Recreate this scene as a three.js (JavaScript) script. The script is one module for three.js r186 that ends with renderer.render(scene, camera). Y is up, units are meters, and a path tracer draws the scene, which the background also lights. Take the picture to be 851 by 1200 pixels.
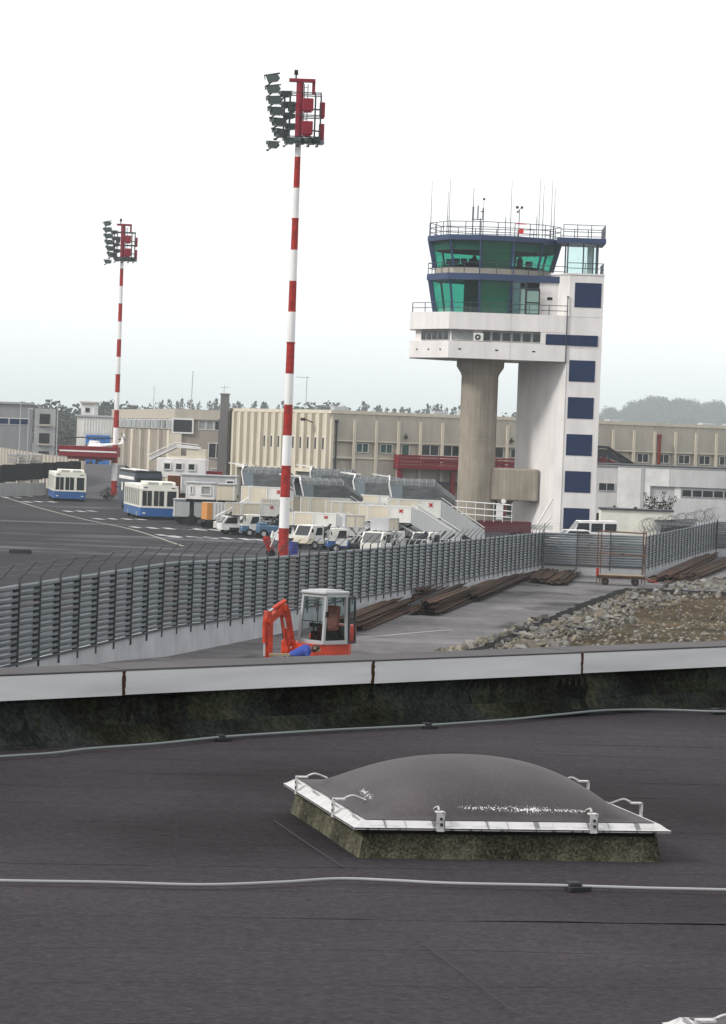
import * as THREE from 'three';
import { mergeGeometries } from 'three/addons/utils/BufferGeometryUtils.js';
import { RoundedBoxGeometry } from 'three/addons/geometries/RoundedBoxGeometry.js';
import { MarchingCubes } from 'three/addons/objects/MarchingCubes.js';

// ---------------------------------------------------------------- camera, sky, sun, exposure
const F = 3800, ROLL = 0.0375, PITCH = Math.atan(90 / F);        // focal length in photo pixels (851 x 1200): a long lens
const scene = new THREE.Scene();
const camera = new THREE.PerspectiveCamera(2 * Math.atan(600 / F) * 180 / Math.PI, 726 / 1024, 0.5, 9000);
camera.position.set(0, 8, 0);
camera.rotation.order = 'YXZ';
camera.rotation.set(-PITCH, 0, ROLL);
camera.updateMatrixWorld(true);
const renderer = new THREE.WebGLRenderer({ antialias: true });
renderer.setSize(726, 1024);
renderer.toneMapping = THREE.LinearToneMapping;
renderer.toneMappingExposure = 1.08;
renderer.shadowMap.enabled = true;

{ // overcast sky, hazy blue-grey towards the horizon
  const w = 64, h = 512, data = new Float32Array(w * h * 4);
  for (let j = 0; j < h; j++) {
    const e = ((j + 0.5) / h - 0.5) * Math.PI;                   // row 0 is the nadir
    const d = e * 180 / Math.PI;
    const t = THREE.MathUtils.smoothstep(d, -0.3, 2.4), z = Math.max(0, Math.sin(e));
    const k = [0.80 + 0.23 * t + 0.42 * z, 0.89 + 0.15 * t + 0.42 * z, 0.89 + 0.15 * t + 0.42 * z];
    for (let i = 0; i < w; i++) { const o = (j * w + i) * 4; data[o] = k[0]; data[o + 1] = k[1]; data[o + 2] = k[2]; data[o + 3] = 1; }
  }
  const sky = new THREE.DataTexture(data, w, h, THREE.RGBAFormat, THREE.FloatType);
  sky.mapping = THREE.EquirectangularReflectionMapping; sky.magFilter = THREE.LinearFilter; sky.minFilter = THREE.LinearFilter; sky.needsUpdate = true;
  scene.background = sky; scene.environment = sky;
}
const sun = new THREE.DirectionalLight(new THREE.Color(1, 0.96, 0.9), 2.6);
sun.position.set(-112, 92, -128); sun.target.position.set(0, 0, -180);
sun.castShadow = true; sun.shadow.radius = 20; sun.shadow.mapSize.set(2048, 2048);
Object.assign(sun.shadow.camera, { left: -260, right: 260, top: 260, bottom: -260, near: 1, far: 900 });
scene.add(sun, sun.target);
scene.fog = new THREE.FogExp2(new THREE.Color(0.78, 0.84, 0.87), 0.00019);

// ---------------------------------------------------------------- helpers
let seed = 7;
const rnd = () => { seed = (seed * 1664525 + 1013904223) >>> 0; return seed / 4294967296; };
const rr = (a, b) => a + (b - a) * rnd();
const V = (x, y, z) => new THREE.Vector3(x, y, z);
const dirOf = (px, py) => V((px - 425.5) / F, (600 - py) / F, -1).applyQuaternion(camera.quaternion);
const at = (px, py, depth) => { const d = dirOf(px, py); return d.multiplyScalar(-depth / d.z).add(camera.position); };
const gp = (px, py, y = 0) => { const d = dirOf(px, py); return d.multiplyScalar((y - 8) / d.y).add(camera.position); };
const gx = (px, depth) => at(px, 509 + 0.0375 * (px - 425) + 8 * F / depth, depth).x;       // x of a ground point under a pixel column
const lerpTab = (tab, x) => { for (let i = 1; i < tab.length; i++) if (x <= tab[i][0] || i === tab.length - 1) { const [a, b] = tab[i - 1], [c, d] = tab[i]; return b + (d - b) * Math.min(1, Math.max(0, (x - a) / (c - a))); } };
const yardY = (d) => lerpTab([[85, 1.3], [92, 1.28], [100, 0.95], [115, 0.7], [158, 0], [205, -0.35], [260, -0.45]], d);
const yp = (px, py) => { let y = 0, p; for (let i = 0; i < 12; i++) { p = gp(px, py, y); y = y * 0.4 + 0.6 * yardY(-p.z); } p.y = yardY(-p.z); return p; };

// periodic value noise
const hash = (x, y, s) => { let n = (x * 374761393 + y * 668265263 + s * 974634777) | 0; n = Math.imul(n ^ (n >>> 13), 1274126177); return ((n ^ (n >>> 16)) >>> 0) / 4294967296; };
function vn(x, y, px, py, s) {
  const xi = Math.floor(x), yi = Math.floor(y), fx = x - xi, fy = y - yi, u = fx * fx * (3 - 2 * fx), v = fy * fy * (3 - 2 * fy);
  const m = (a, p) => ((a % p) + p) % p, h = (i, j) => hash(m(xi + i, px), m(yi + j, py), s);
  return (h(0, 0) * (1 - u) + h(1, 0) * u) * (1 - v) + (h(0, 1) * (1 - u) + h(1, 1) * u) * v;
}
function fbm(u, v, fx, fy, oct, s, gain = 0.5) { let a = 1, t = 0, n = 0; for (let k = 0; k < oct; k++) { t += a * vn(u * fx, v * fy, fx, fy, s + k * 17); n += a; a *= gain; fx *= 2; fy *= 2; } return t / n; }
const clamp01 = (x) => Math.min(1, Math.max(0, x));
function tex(size, tile, fn, colour = true) {       // fn(u, v) -> grey or [r, g, b], 0..1; tile = metres per repeat
  const data = new Uint8Array(size * size * 4);
  for (let j = 0; j < size; j++) for (let i = 0; i < size; i++) {
    const c = fn((i + 0.5) / size, (j + 0.5) / size), o = (j * size + i) * 4, g = typeof c === 'number';
    data[o] = 255 * clamp01(g ? c : c[0]); data[o + 1] = 255 * clamp01(g ? c : c[1]); data[o + 2] = 255 * clamp01(g ? c : c[2]); data[o + 3] = 255;
  }
  const t = new THREE.DataTexture(data, size, size, THREE.RGBAFormat);
  t.wrapS = t.wrapT = THREE.RepeatWrapping; t.magFilter = THREE.LinearFilter; t.minFilter = THREE.LinearMipmapLinearFilter; t.generateMipmaps = true;
  const r = Array.isArray(tile) ? tile : [tile, tile];
  t.repeat.set(1 / r[0], 1 / r[1]); if (colour) t.colorSpace = THREE.SRGBColorSpace; t.needsUpdate = true;
  return t;
}
const T = {
  mottle: tex(512, 5, (u, v) => 0.88 + 0.12 * (fbm(u, v, 6, 6, 6, 3) * 1.5 - 0.25)),
  streak: tex(512, [6, 9], (u, v) => 0.88 + 0.12 * clamp01(0.55 * fbm(u, v, 22, 2, 4, 11) + 1.1 * fbm(u, v, 5, 4, 5, 12) - 0.3)),
  board: tex(512, [4, 8], (u, v) => 0.74 + 0.26 * clamp01(0.7 * fbm(u, v, 26, 2, 3, 21, 0.7) + 0.9 * fbm(u, v, 4, 5, 5, 22) - 0.3)),
  grain: tex(256, 0.8, (u, v) => fbm(u, v, 24, 24, 4, 31, 0.8), false),
  rust: tex(256, 2.2, (u, v) => { const a = fbm(u, v, 6, 10, 5, 41), b = fbm(u, v, 30, 30, 3, 42); return [0.62 + 0.38 * a, 0.54 + 0.4 * a * b + 0.1 * b, 0.52 + 0.4 * b * a]; }),
  galv: tex(512, [4, 2], (u, v) => 0.72 + 0.28 * clamp01(fbm(u, v, 8, 14, 5, 51) * 1.5 - 0.3)),
  leaf: tex(128, 1, (u, v) => 0.6 + 0.4 * fbm(u, v, 8, 8, 3, 61)),
};
const col = (c) => Array.isArray(c) ? new THREE.Color().setRGB(c[0], c[1], c[2]) : new THREE.Color(c);
function mat(c, rough = 0.8, o = {}) { return new THREE.MeshPhysicalMaterial({ color: col(c), roughness: rough, metalness: 0, specularIntensity: rough >= 0.8 ? 0.12 : rough >= 0.55 ? 0.4 : 1, side: THREE.DoubleSide, ...o }); }
const M = {
  white: mat([0.74, 0.72, 0.71], 0.75, { map: T.streak }), white2: mat([0.78, 0.77, 0.76], 0.7, { map: T.mottle }), greyPaint: mat([0.50, 0.50, 0.51], 0.8, { map: T.streak }),
  towerWhite: mat([0.72, 0.69, 0.68], 0.8, { map: T.streak }), navy: mat([0.003, 0.016, 0.068], 0.55, { map: T.mottle }), steelBlue: mat([0.012, 0.036, 0.11], 0.5, { map: T.mottle }),
  pillar: mat([0.38, 0.335, 0.275], 0.9, { map: T.board, bumpMap: T.board, bumpScale: 0.02 }), concrete: mat([0.36, 0.36, 0.37], 0.9, { map: T.streak }), paleConc: mat([0.42, 0.43, 0.46], 0.9, { map: T.mottle }),
  beige: mat([0.55, 0.50, 0.40], 0.85, { map: T.streak }), beige2: mat([0.45, 0.415, 0.355], 0.88, { map: T.streak }), rib: mat([0.60, 0.55, 0.45], 0.85, { map: T.streak }),
  taupe: mat([0.32, 0.28, 0.245], 0.9, { map: T.streak }), taupeLight: mat([0.46, 0.42, 0.36], 0.9, { map: T.streak }), farGrey: mat([0.26, 0.26, 0.27], 0.9, { map: T.streak }),
  lampRed: mat([0.24, 0.012, 0.03], 0.55, { map: T.mottle }), red: mat([0.19, 0.012, 0.022], 0.55, { map: T.mottle }), mastRed: mat([0.46, 0.035, 0.03], 0.55, { map: T.rust }), mastWhite: mat([0.78, 0.78, 0.78], 0.5, { map: T.streak }),
  darkRed: mat([0.10, 0.012, 0.018], 0.6, { map: T.mottle }), dark: mat([0.022, 0.022, 0.025], 0.7), black: mat([0.012, 0.012, 0.013], 0.8), darkSteel: mat([0.05, 0.055, 0.065], 0.55, { map: T.galv }),
  railBlue: mat([0.02, 0.03, 0.055], 0.5), window: mat([0.014, 0.017, 0.02], 0.12), windowGreen: mat([0.012, 0.06, 0.045], 0.15), frame: mat([0.62, 0.62, 0.60], 0.5), shutter: mat([0.30, 0.31, 0.31], 0.6, { map: T.mottle }),
  galv: mat([0.20, 0.235, 0.258], 0.5, { map: T.galv, metalness: 0.25 }), post: mat([0.045, 0.05, 0.058], 0.6), wire: mat([0.10, 0.10, 0.11], 0.5, { metalness: 0.5 }), coil: mat([0.10, 0.105, 0.11], 0.45, { metalness: 0.3 }),
  orange: mat([0.58, 0.042, 0.008], 0.5, { map: T.galv }), cabGrey: mat([0.36, 0.37, 0.38], 0.45, { map: T.mottle }), rubber: mat([0.018, 0.018, 0.018], 0.9), seat: mat([0.14, 0.06, 0.05], 0.8),
  cream: mat([0.64, 0.58, 0.46], 0.6, { map: T.streak }), cream2: mat([0.70, 0.69, 0.65], 0.6, { map: T.streak }), hood: mat([0.13, 0.14, 0.145], 0.7, { map: T.galv }), hoodGlass: mat([0.14, 0.17, 0.19], 0.2), greyPanel: mat([0.42, 0.43, 0.44], 0.6, { map: T.streak }),
  busBlue: mat([0.01, 0.085, 0.28], 0.4, { map: T.mottle }), busCream: mat([0.75, 0.735, 0.66], 0.45, { map: T.mottle }), coach: mat([0.035, 0.045, 0.07], 0.3), paint: mat([0.50, 0.50, 0.49], 0.85, { map: T.mottle }), yellowPaint: mat([0.34, 0.32, 0.28], 0.85, { map: T.mottle }),
  rust: mat([0.092, 0.074, 0.068], 0.85, { map: T.rust }), rust2: mat([0.06, 0.049, 0.046], 0.9, { map: T.rust }), rust3: mat([0.13, 0.108, 0.096], 0.85, { map: T.rust }), wood: mat([0.30, 0.24, 0.16], 0.85, { map: T.streak }),
  chunkA: mat([0.24, 0.23, 0.215], 0.95, { map: T.mottle }), chunkB: mat([0.14, 0.133, 0.125], 0.95, { map: T.mottle }), chunkC: mat([0.155, 0.135, 0.11], 0.95, { map: T.mottle }), tar: mat([0.045, 0.043, 0.043], 0.9, { map: T.mottle }),
  lamp: mat([0.06, 0.085, 0.085], 0.5, { map: T.mottle }), lampGlass: mat([0.32, 0.36, 0.37], 0.15), brown: mat([0.16, 0.085, 0.045], 0.8, { map: T.rust }), orangeCurtain: mat([0.48, 0.22, 0.07], 0.8), blueDoor: mat([0.03, 0.16, 0.48], 0.6, { map: T.streak }),
  skin: mat([0.36, 0.19, 0.13], 0.6), jacket: mat([0.045, 0.075, 0.30], 0.85, { map: T.mottle }), trousers: mat([0.03, 0.035, 0.07], 0.9), hair: mat([0.06, 0.04, 0.035], 0.8), ledRed: mat([0.55, 0.02, 0.02], 0.4),
  pole: mat([0.38, 0.39, 0.40], 0.5), net: mat([0.016, 0.017, 0.018], 0.95), aluminium: mat([0.55, 0.56, 0.57], 0.4, { metalness: 0.4, map: T.mottle }),
};
const teal = new THREE.MeshPhysicalMaterial({ color: col([0.17, 0.58, 0.48]), roughness: 0.03, transmission: 1, thickness: 0, ior: 1.5, side: THREE.DoubleSide });
const clear = new THREE.MeshPhysicalMaterial({ color: col([0.80, 0.92, 0.92]), roughness: 0.03, transmission: 1, thickness: 0, ior: 1.5, side: THREE.DoubleSide });

class MB {                                           // collects shapes; build() joins them into ONE named mesh
  constructor() { this.g = []; }
  add(g, m) { if (g.index) g = g.toNonIndexed(); for (const k of Object.keys(g.attributes)) if (!['position', 'normal', 'uv'].includes(k)) g.deleteAttribute(k); if (m) g.applyMatrix4(m); this.g.push(g); return this; }
  box(x, y, z, w, h, d, ry = 0, rx = 0, rz = 0) { return this.add(new THREE.BoxGeometry(w, h, d), new THREE.Matrix4().compose(V(x, y, z), new THREE.Quaternion().setFromEuler(new THREE.Euler(rx, ry, rz, 'YXZ')), V(1, 1, 1))); }
  rbox(x, y, z, w, h, d, r = 0.05, ry = 0, rz = 0) { return this.add(new RoundedBoxGeometry(w, h, d, 2, r), new THREE.Matrix4().compose(V(x, y, z), new THREE.Quaternion().setFromEuler(new THREE.Euler(0, ry, rz, 'YXZ')), V(1, 1, 1))); }
  span(x0, x1, y0, y1, z0, z1) { return this.box((x0 + x1) / 2, (y0 + y1) / 2, (z0 + z1) / 2, x1 - x0, y1 - y0, z1 - z0); }
  bar(a, b, w, h = w) {
    const x = b.clone().sub(a), L = x.length(); x.normalize(); const up = Math.abs(x.y) > 0.95 ? V(0, 0, 1) : V(0, 1, 0), z = x.clone().cross(up).normalize(), y = z.clone().cross(x);
    return this.add(new THREE.BoxGeometry(L, h, w), new THREE.Matrix4().makeBasis(x, y, z).setPosition(a.clone().add(b).multiplyScalar(0.5)));
  }
  rod(a, b, r, n = 6, r2 = r) { const d = b.clone().sub(a), L = d.length(); return this.add(new THREE.CylinderGeometry(r2, r, L, n), new THREE.Matrix4().compose(a.clone().add(b).multiplyScalar(0.5), new THREE.Quaternion().setFromUnitVectors(V(0, 1, 0), d.normalize()), V(1, 1, 1))); }
  tube(pts, r, seg, n = 6) { return this.add(new THREE.TubeGeometry(new THREE.CatmullRomCurve3(pts), seg ?? pts.length * 8, r, n)); }
  cyl(x, y, z, rt, rb, h, n = 16, rx = 0, rz = 0) { return this.add(new THREE.CylinderGeometry(rt, rb, h, n), new THREE.Matrix4().compose(V(x, y, z), new THREE.Quaternion().setFromEuler(new THREE.Euler(rx, 0, rz)), V(1, 1, 1))); }
  prism(pts, y0, y1) { // vertical extrusion of a plan polygon [[x, z]...]
    const s = new THREE.Shape(pts.map(([x, z]) => new THREE.Vector2(x, -z)));
    return this.add(new THREE.ExtrudeGeometry(s, { depth: y1 - y0, bevelEnabled: false }), new THREE.Matrix4().makeRotationX(-Math.PI / 2).setPosition(0, y0, 0));
  }
  side(pts, z0, z1) { // extrusion along z of an elevation polygon [[x, y]...]
    const s = new THREE.Shape(pts.map(([x, y]) => new THREE.Vector2(x, y)));
    return this.add(new THREE.ExtrudeGeometry(s, { depth: z1 - z0, bevelEnabled: false }), new THREE.Matrix4().makeTranslation(0, 0, z0));
  }
  quads(list) { // list of [a, b, c, d] corner vectors
    const p = []; for (const [a, b, c, d] of list) for (const v of [a, b, c, a, c, d]) p.push(v.x, v.y, v.z);
    const g = new THREE.BufferGeometry(); g.setAttribute('position', new THREE.Float32BufferAttribute(p, 3)); g.setAttribute('uv', new THREE.Float32BufferAttribute(new Float32Array(p.length / 3 * 2), 2)); g.computeVertexNormals(); return this.add(g);
  }
  geo(keepUV) {
    const g = this.g.length === 1 ? this.g[0] : mergeGeometries(this.g);
    if (!keepUV) metreUV(g);
    return g;
  }
  build(name, m, parent, keepUV) { return meshOf(name, this.geo(keepUV), m, parent); }
}
function metreUV(g) { // uv in metres, by the axis that each face looks along
  const p = g.attributes.position, n = p.count, uv = new Float32Array(n * 2), a = V(), b = V(), c = V();
  for (let i = 0; i < n; i += 3) {
    a.fromBufferAttribute(p, i); b.fromBufferAttribute(p, i + 1).sub(a); c.fromBufferAttribute(p, i + 2).sub(a); b.cross(c);
    const x = Math.abs(b.x), y = Math.abs(b.y), z = Math.abs(b.z);
    for (let k = i; k < i + 3; k++) {
      const X = p.getX(k), Y = p.getY(k), Z = p.getZ(k);
      if (y >= x && y >= z) { uv[k * 2] = X; uv[k * 2 + 1] = Z; } else if (x >= z) { uv[k * 2] = Z + 0.37; uv[k * 2 + 1] = Y; } else { uv[k * 2] = X; uv[k * 2 + 1] = Y; }
    }
  }
  g.setAttribute('uv', new THREE.BufferAttribute(uv, 2));
}
const taken = {};
const numbered = (name) => { const n = taken[name] = (taken[name] ?? -1) + 1; return n ? name + '_' + String(n).padStart(3, '0') : name; };
function meshOf(name, g, m, parent) {
  const o = new THREE.Mesh(g, m); o.castShadow = o.receiveShadow = true;
  if (parent) { o.name = name; parent.add(o); } else { o.name = numbered(name); scene.add(o); }
  return o;
}
function tag(o, label, category, group) { o.userData = { label, category }; if (group) o.userData.group = group; return o; }
function struct(o) { o.userData.kind = 'structure'; return o; }
function thing(name, label, category, p = V(0, 0, 0), turn = 0, group) { const o = new THREE.Group(); o.name = numbered(name); o.position.copy(p); o.rotation.y = turn; scene.add(o); return tag(o, label, category, group); }
function copy(o, label, p, turn = o.rotation.y, group = o.userData.group) { const c = o.clone(); c.name = numbered(o.name.replace(/_\d\d\d$/, '')); c.position.copy(p); c.rotation.y = turn; c.userData = { label, category: o.userData.category }; if (group) c.userData.group = group; scene.add(c); return c; }
const P1 = (name, m, parent, f) => { const b = new MB(); f(b); return b.build(name, m, parent); };   // one part in one line
function win(parent, x, y, z, w, h, o = {}) {        // a window: frame with its pane as a sub-part, facing +z
  const t = o.t ?? 0.07, b = new MB();
  b.span(x - w / 2, x + w / 2, y - h / 2, y - h / 2 + t, z - 0.05, z + 0.06).span(x - w / 2, x + w / 2, y + h / 2 - t, y + h / 2, z - 0.05, z + 0.06);
  b.span(x - w / 2, x - w / 2 + t, y - h / 2 + t, y + h / 2 - t, z - 0.05, z + 0.058).span(x + w / 2 - t, x + w / 2, y - h / 2 + t, y + h / 2 - t, z - 0.05, z + 0.058);
  for (let k = 1; k <= (o.mull ?? 0); k++) { const mx = x - w / 2 + w * k / (o.mull + 1); b.span(mx - t / 2, mx + t / 2, y - h / 2 + t, y + h / 2 - t, z - 0.05, z + 0.055); }
  const f = b.build(o.name ?? 'window', o.frame ?? M.frame, parent);
  P1('pane', o.glass ?? M.window, f, (q) => q.span(x - w / 2 + t * 0.5, x + w / 2 - t * 0.5, y - h / 2 + t * 0.5, y + h / 2 - t * 0.5, z - 0.04, z - 0.01));
  return f;
}

// ---------------------------------------------------------------- the ground: earth, apron, yard, dirt
const FA = V(gx(13.6, 82.6), 0, -82.6), FB = V(gx(634, 205), 0, -205);          // the long fence run
const FC = V(gx(755, 205), 0, -205), FD = V(gx(838, 253), 0, -253), FE = V(gx(960, 255), 0, -255);
const fdir = FB.clone().sub(FA).normalize();
const F0 = FA.clone().addScaledVector(fdir, -2.05 * 6);                          // starts outside the frame
{
  const earth = mat([0.10, 0.095, 0.085], 0.95, { map: T.mottle });
  struct(P1('ground', earth, null, (b) => b.add(new THREE.PlaneGeometry(9000, 9000, 4, 4), new THREE.Matrix4().makeRotationX(-Math.PI / 2).setPosition(0, -1.4, -3000))));
  // apron asphalt, with old pale scrapes and darker patches
  const tA = tex(1024, [70, 110], (u, v) => {
    const a = fbm(u, v, 5, 9, 6, 71), b = fbm(u, v, 60, 60, 3, 72, 0.8), s = fbm(u, v, 3, 26, 5, 73), p = clamp01((s - 0.56) * 7) * clamp01((fbm(u, v, 18, 60, 3, 74) - 0.3) * 3);
    const g = 0.50 + 0.22 * (a - 0.5) + 0.16 * (b - 0.5) + 0.42 * p; return [g, g * 0.985, g * 1.01];
  });
  const apronMat = mat([0.125, 0.123, 0.135], 0.9, { map: tA });
  const q = (x, z) => [x, z];
  struct(P1('apron', apronMat, null, (b) => b.prism([q(-260, -40), q(F0.x - 0.1, -40), q(F0.x - 0.1, F0.z), q(FB.x - 0.1, FB.z - 0.1), q(FC.x - 0.1, FC.z - 0.1), q(FD.x - 0.1, FD.z - 0.1), q(FE.x, FE.z - 0.1), q(260, -255), q(260, -620), q(-260, -620)], -0.5, 0)));
  const apron = scene.children[scene.children.length - 1];
  // painted dashes and lines, 4 mm proud
  const dash = new THREE.BoxGeometry(0.62, 0.004, 3.0); dash.translate(0, 0.002, 0);
  const dpts = [[20, 467], [68, 467], [115, 463], [105, 485], [150, 484], [200, 485], [262, 521], [310, 521], [352, 520], [378, 550], [432, 550], [488, 551], [540, 552], [520, 582], [585, 585], [648, 587], [707, 589], [768, 590], [828, 592], [620, 612], [672, 617], [745, 620], [808, 622]];
  for (const [x, y] of dpts) { const p = gp(x / 3.273, 440 + y / 3.273, 0.001), o = meshOf('dash_marking', dash, M.paint, apron); o.position.copy(p); o.rotation.y = rr(0.25, 0.35); o.scale.set(rr(0.85, 1.1), 1, rr(0.8, 1.1)); }
  const dp2 = [[20, 562], [90, 510], [160, 566], [195, 515], [270, 570], [300, 518], [375, 572], [410, 521], [500, 578], [590, 582]];
  for (const [x, y] of dp2) { const p = gp(200 + x / 5.673, 530 + y / 5.673, 0.001), o = meshOf('dash_marking', dash, M.paint, apron); o.position.copy(p); o.rotation.y = rr(0.25, 0.35); o.scale.set(rr(0.85, 1.1), 1, rr(0.8, 1.1)); }
  const line = (pts, w, m, name) => { const c = new THREE.CatmullRomCurve3(pts.map(([x, y]) => gp(x, y, 0.003))).getPoints(40), L = []; for (let i = 0; i < c.length - 1; i++) { const n = c[i + 1].clone().sub(c[i]).normalize().cross(V(0, 1, 0)).multiplyScalar(w / 2); L.push([c[i].clone().add(n), c[i + 1].clone().add(n), c[i + 1].clone().sub(n), c[i].clone().sub(n)]); } const b = new MB(); b.quads(L); b.build(name, m, apron); };
  line([[-30, 574], [6, 583], [46, 595], [101, 609], [153, 620], [215, 640]], 0.2, M.yellowPaint, 'guide_line');
  line([[262, 616], [290, 621], [325, 628], [380, 637]], 0.3, M.paint, 'guide_line');
}
// trench edge in the yard, read off the photograph
const trench = [[470, 790], [530, 768], [575, 752], [610, 737], [634, 727], [668, 712], [700, 700], [733, 689], [772, 692], [800, 682], [870, 676]].map(([x, y]) => yp(x, y));
const trenchX = (d) => { for (let i = 1; i < 8; i++) if (d <= -trench[i].z) { const a = trench[i - 1], b = trench[i], t = (d + a.z) / (-b.z + a.z); return a.x + (b.x - a.x) * t; } return 1e3; };
const dirtY = (x, d) => yardY(d) - 0.44 + 0.36 * clamp01((d + trench[7].z + 22) / 22) + 0.5 * (fbm(x * 0.013 + 0.5, d * 0.007, 8, 8, 4, 81) - 0.5);
{
  const tY = tex(1024, [30, 60], (u, v) => {
    const a = fbm(u, v, 4, 7, 6, 91), b = fbm(u, v, 90, 90, 2, 92, 0.8), s = fbm(u, v, 2, 16, 5, 93);
    const g = 0.66 + 0.26 * (a - 0.5) + 0.14 * (b - 0.5) + 0.34 * (s - 0.5) - 0.22 * clamp01((fbm(u, v, 9, 9, 4, 94) - 0.62) * 8); return [g, g * 0.985, g * 0.985];
  });
  const yardMat = mat([0.28, 0.272, 0.282], 0.9, { map: tY });
  const dEnd = -trench[7].z;
  // asphalt: strips between the fence line and the trench edge, with the broken slab edge as real thickness
  const b = new MB(), e = new MB(), L = [], E = [];
  const fx = (d) => F0.x + (FB.x - F0.x) * (d + F0.z) / (-FB.z + F0.z) - 0.05;
  const ds = []; for (let d = 30; d < dEnd; d += 1.4) ds.push(d); ds.push(dEnd);
  const jag = (d) => trenchX(Math.max(d, -trench[0].z)) + 0.5 * (fbm(d * 0.05, 0.3, 16, 4, 3, 101) - 0.5);
  for (let i = 0; i < ds.length - 1; i++) {
    const [d0, d1] = [ds[i], ds[i + 1]], a = Math.max(fx(d0), -30), c = Math.max(fx(d1), -30), x0 = Math.max(jag(d0), a + 0.1), x1 = Math.max(jag(d1), c + 0.1);
    L.push([V(a, yardY(d0), -d0), V(x0, yardY(d0), -d0), V(x1, yardY(d1), -d1), V(c, yardY(d1), -d1)]);
    E.push([V(x0, yardY(d0), -d0), V(x0 + 0.12, yardY(d0) - 0.9, -d0), V(x1 + 0.12, yardY(d1) - 0.9, -d1), V(x1, yardY(d1), -d1)]);
  }
  const ds2 = [dEnd]; for (let d = dEnd + 3; d < 256; d += 3) ds2.push(d); ds2.push(258);
  const fx2 = (d) => d < 205 ? fx(d) : d < 253 ? FC.x + (FD.x - FC.x) * (d - 205) / 48 - 0.05 : FD.x;
  for (let i = 0; i < ds2.length - 1; i++) { const d0 = ds2[i], d1 = ds2[i + 1]; L.push([V(fx2(d0 + (i ? 0 : 0)), yardY(d0), -d0), V(90, yardY(d0), -d0), V(90, yardY(d1), -d1), V(fx2(d1), yardY(d1), -d1)]); }
  b.quads(L); struct(b.build('yard_asphalt', yardMat, null));
  const yardO = scene.children[scene.children.length - 1];
  e.quads(E); e.quads([[V(jag(dEnd), yardY(dEnd), -dEnd), V(90, yardY(dEnd), -dEnd), V(90, yardY(dEnd) - 0.9, -dEnd), V(jag(dEnd), yardY(dEnd) - 0.9, -dEnd)]]);
  e.build('broken_edge', M.tar, yardO);
  // pale worn line painted on the yard
  const wl = (pts, w) => { const q = [], v = pts.map(([x, y]) => { const p = yp(x, y); p.y += 0.006; return p; }); for (let i = 0; i < v.length - 1; i++) { const n = v[i + 1].clone().sub(v[i]).normalize().cross(V(0, 1, 0)).multiplyScalar(w / 2); q.push([v[i].clone().add(n), v[i + 1].clone().add(n), v[i + 1].clone().sub(n), v[i].clone().sub(n)]); } const m = new MB(); m.quads(q); m.build('faded_line', M.paint, yardO); };
  wl([[418, 747], [450, 745], [470, 743], [492, 741], [530, 738]], 0.09);
  // dirt
  const tD = tex(1024, [26, 40], (u, v) => { const a = fbm(u, v, 6, 10, 6, 111), c = fbm(u, v, 70, 70, 3, 112, 0.85), r = fbm(u, v, 9, 16, 4, 113); return [0.56 + 0.5 * (a - 0.5) + 0.4 * (c - 0.5) + 0.16 * (r - 0.5), 0.52 + 0.46 * (a - 0.5) + 0.4 * (c - 0.5), 0.45 + 0.4 * (a - 0.5) + 0.38 * (c - 0.5) - 0.14 * (r - 0.5)]; });
  const q = []; const N = 90, K = 46;
  const pt = (i, k) => { const d = 40 + (dEnd + 0.1 - 40) * i / N, x0 = jag(d) - 0.4, x = x0 + (34 + d * 0.14) * Math.pow(k / K, 1.15); return V(x, dirtY(x, d) + 0.16 * (fbm(x * 0.05 + 9, d * 0.02, 40, 40, 3, 82) - 0.5), -d); };
  for (let i = 0; i < N; i++) for (let k = 0; k < K; k++) q.push([pt(i, k), pt(i, k + 1), pt(i + 1, k + 1), pt(i + 1, k)]);
  const dm = new MB(); dm.quads(q); struct(dm.build('dirt_ground', mat([0.20, 0.17, 0.13], 0.97, { map: tD, bumpMap: T.grain, bumpScale: 0.03 }), null));
}

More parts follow.
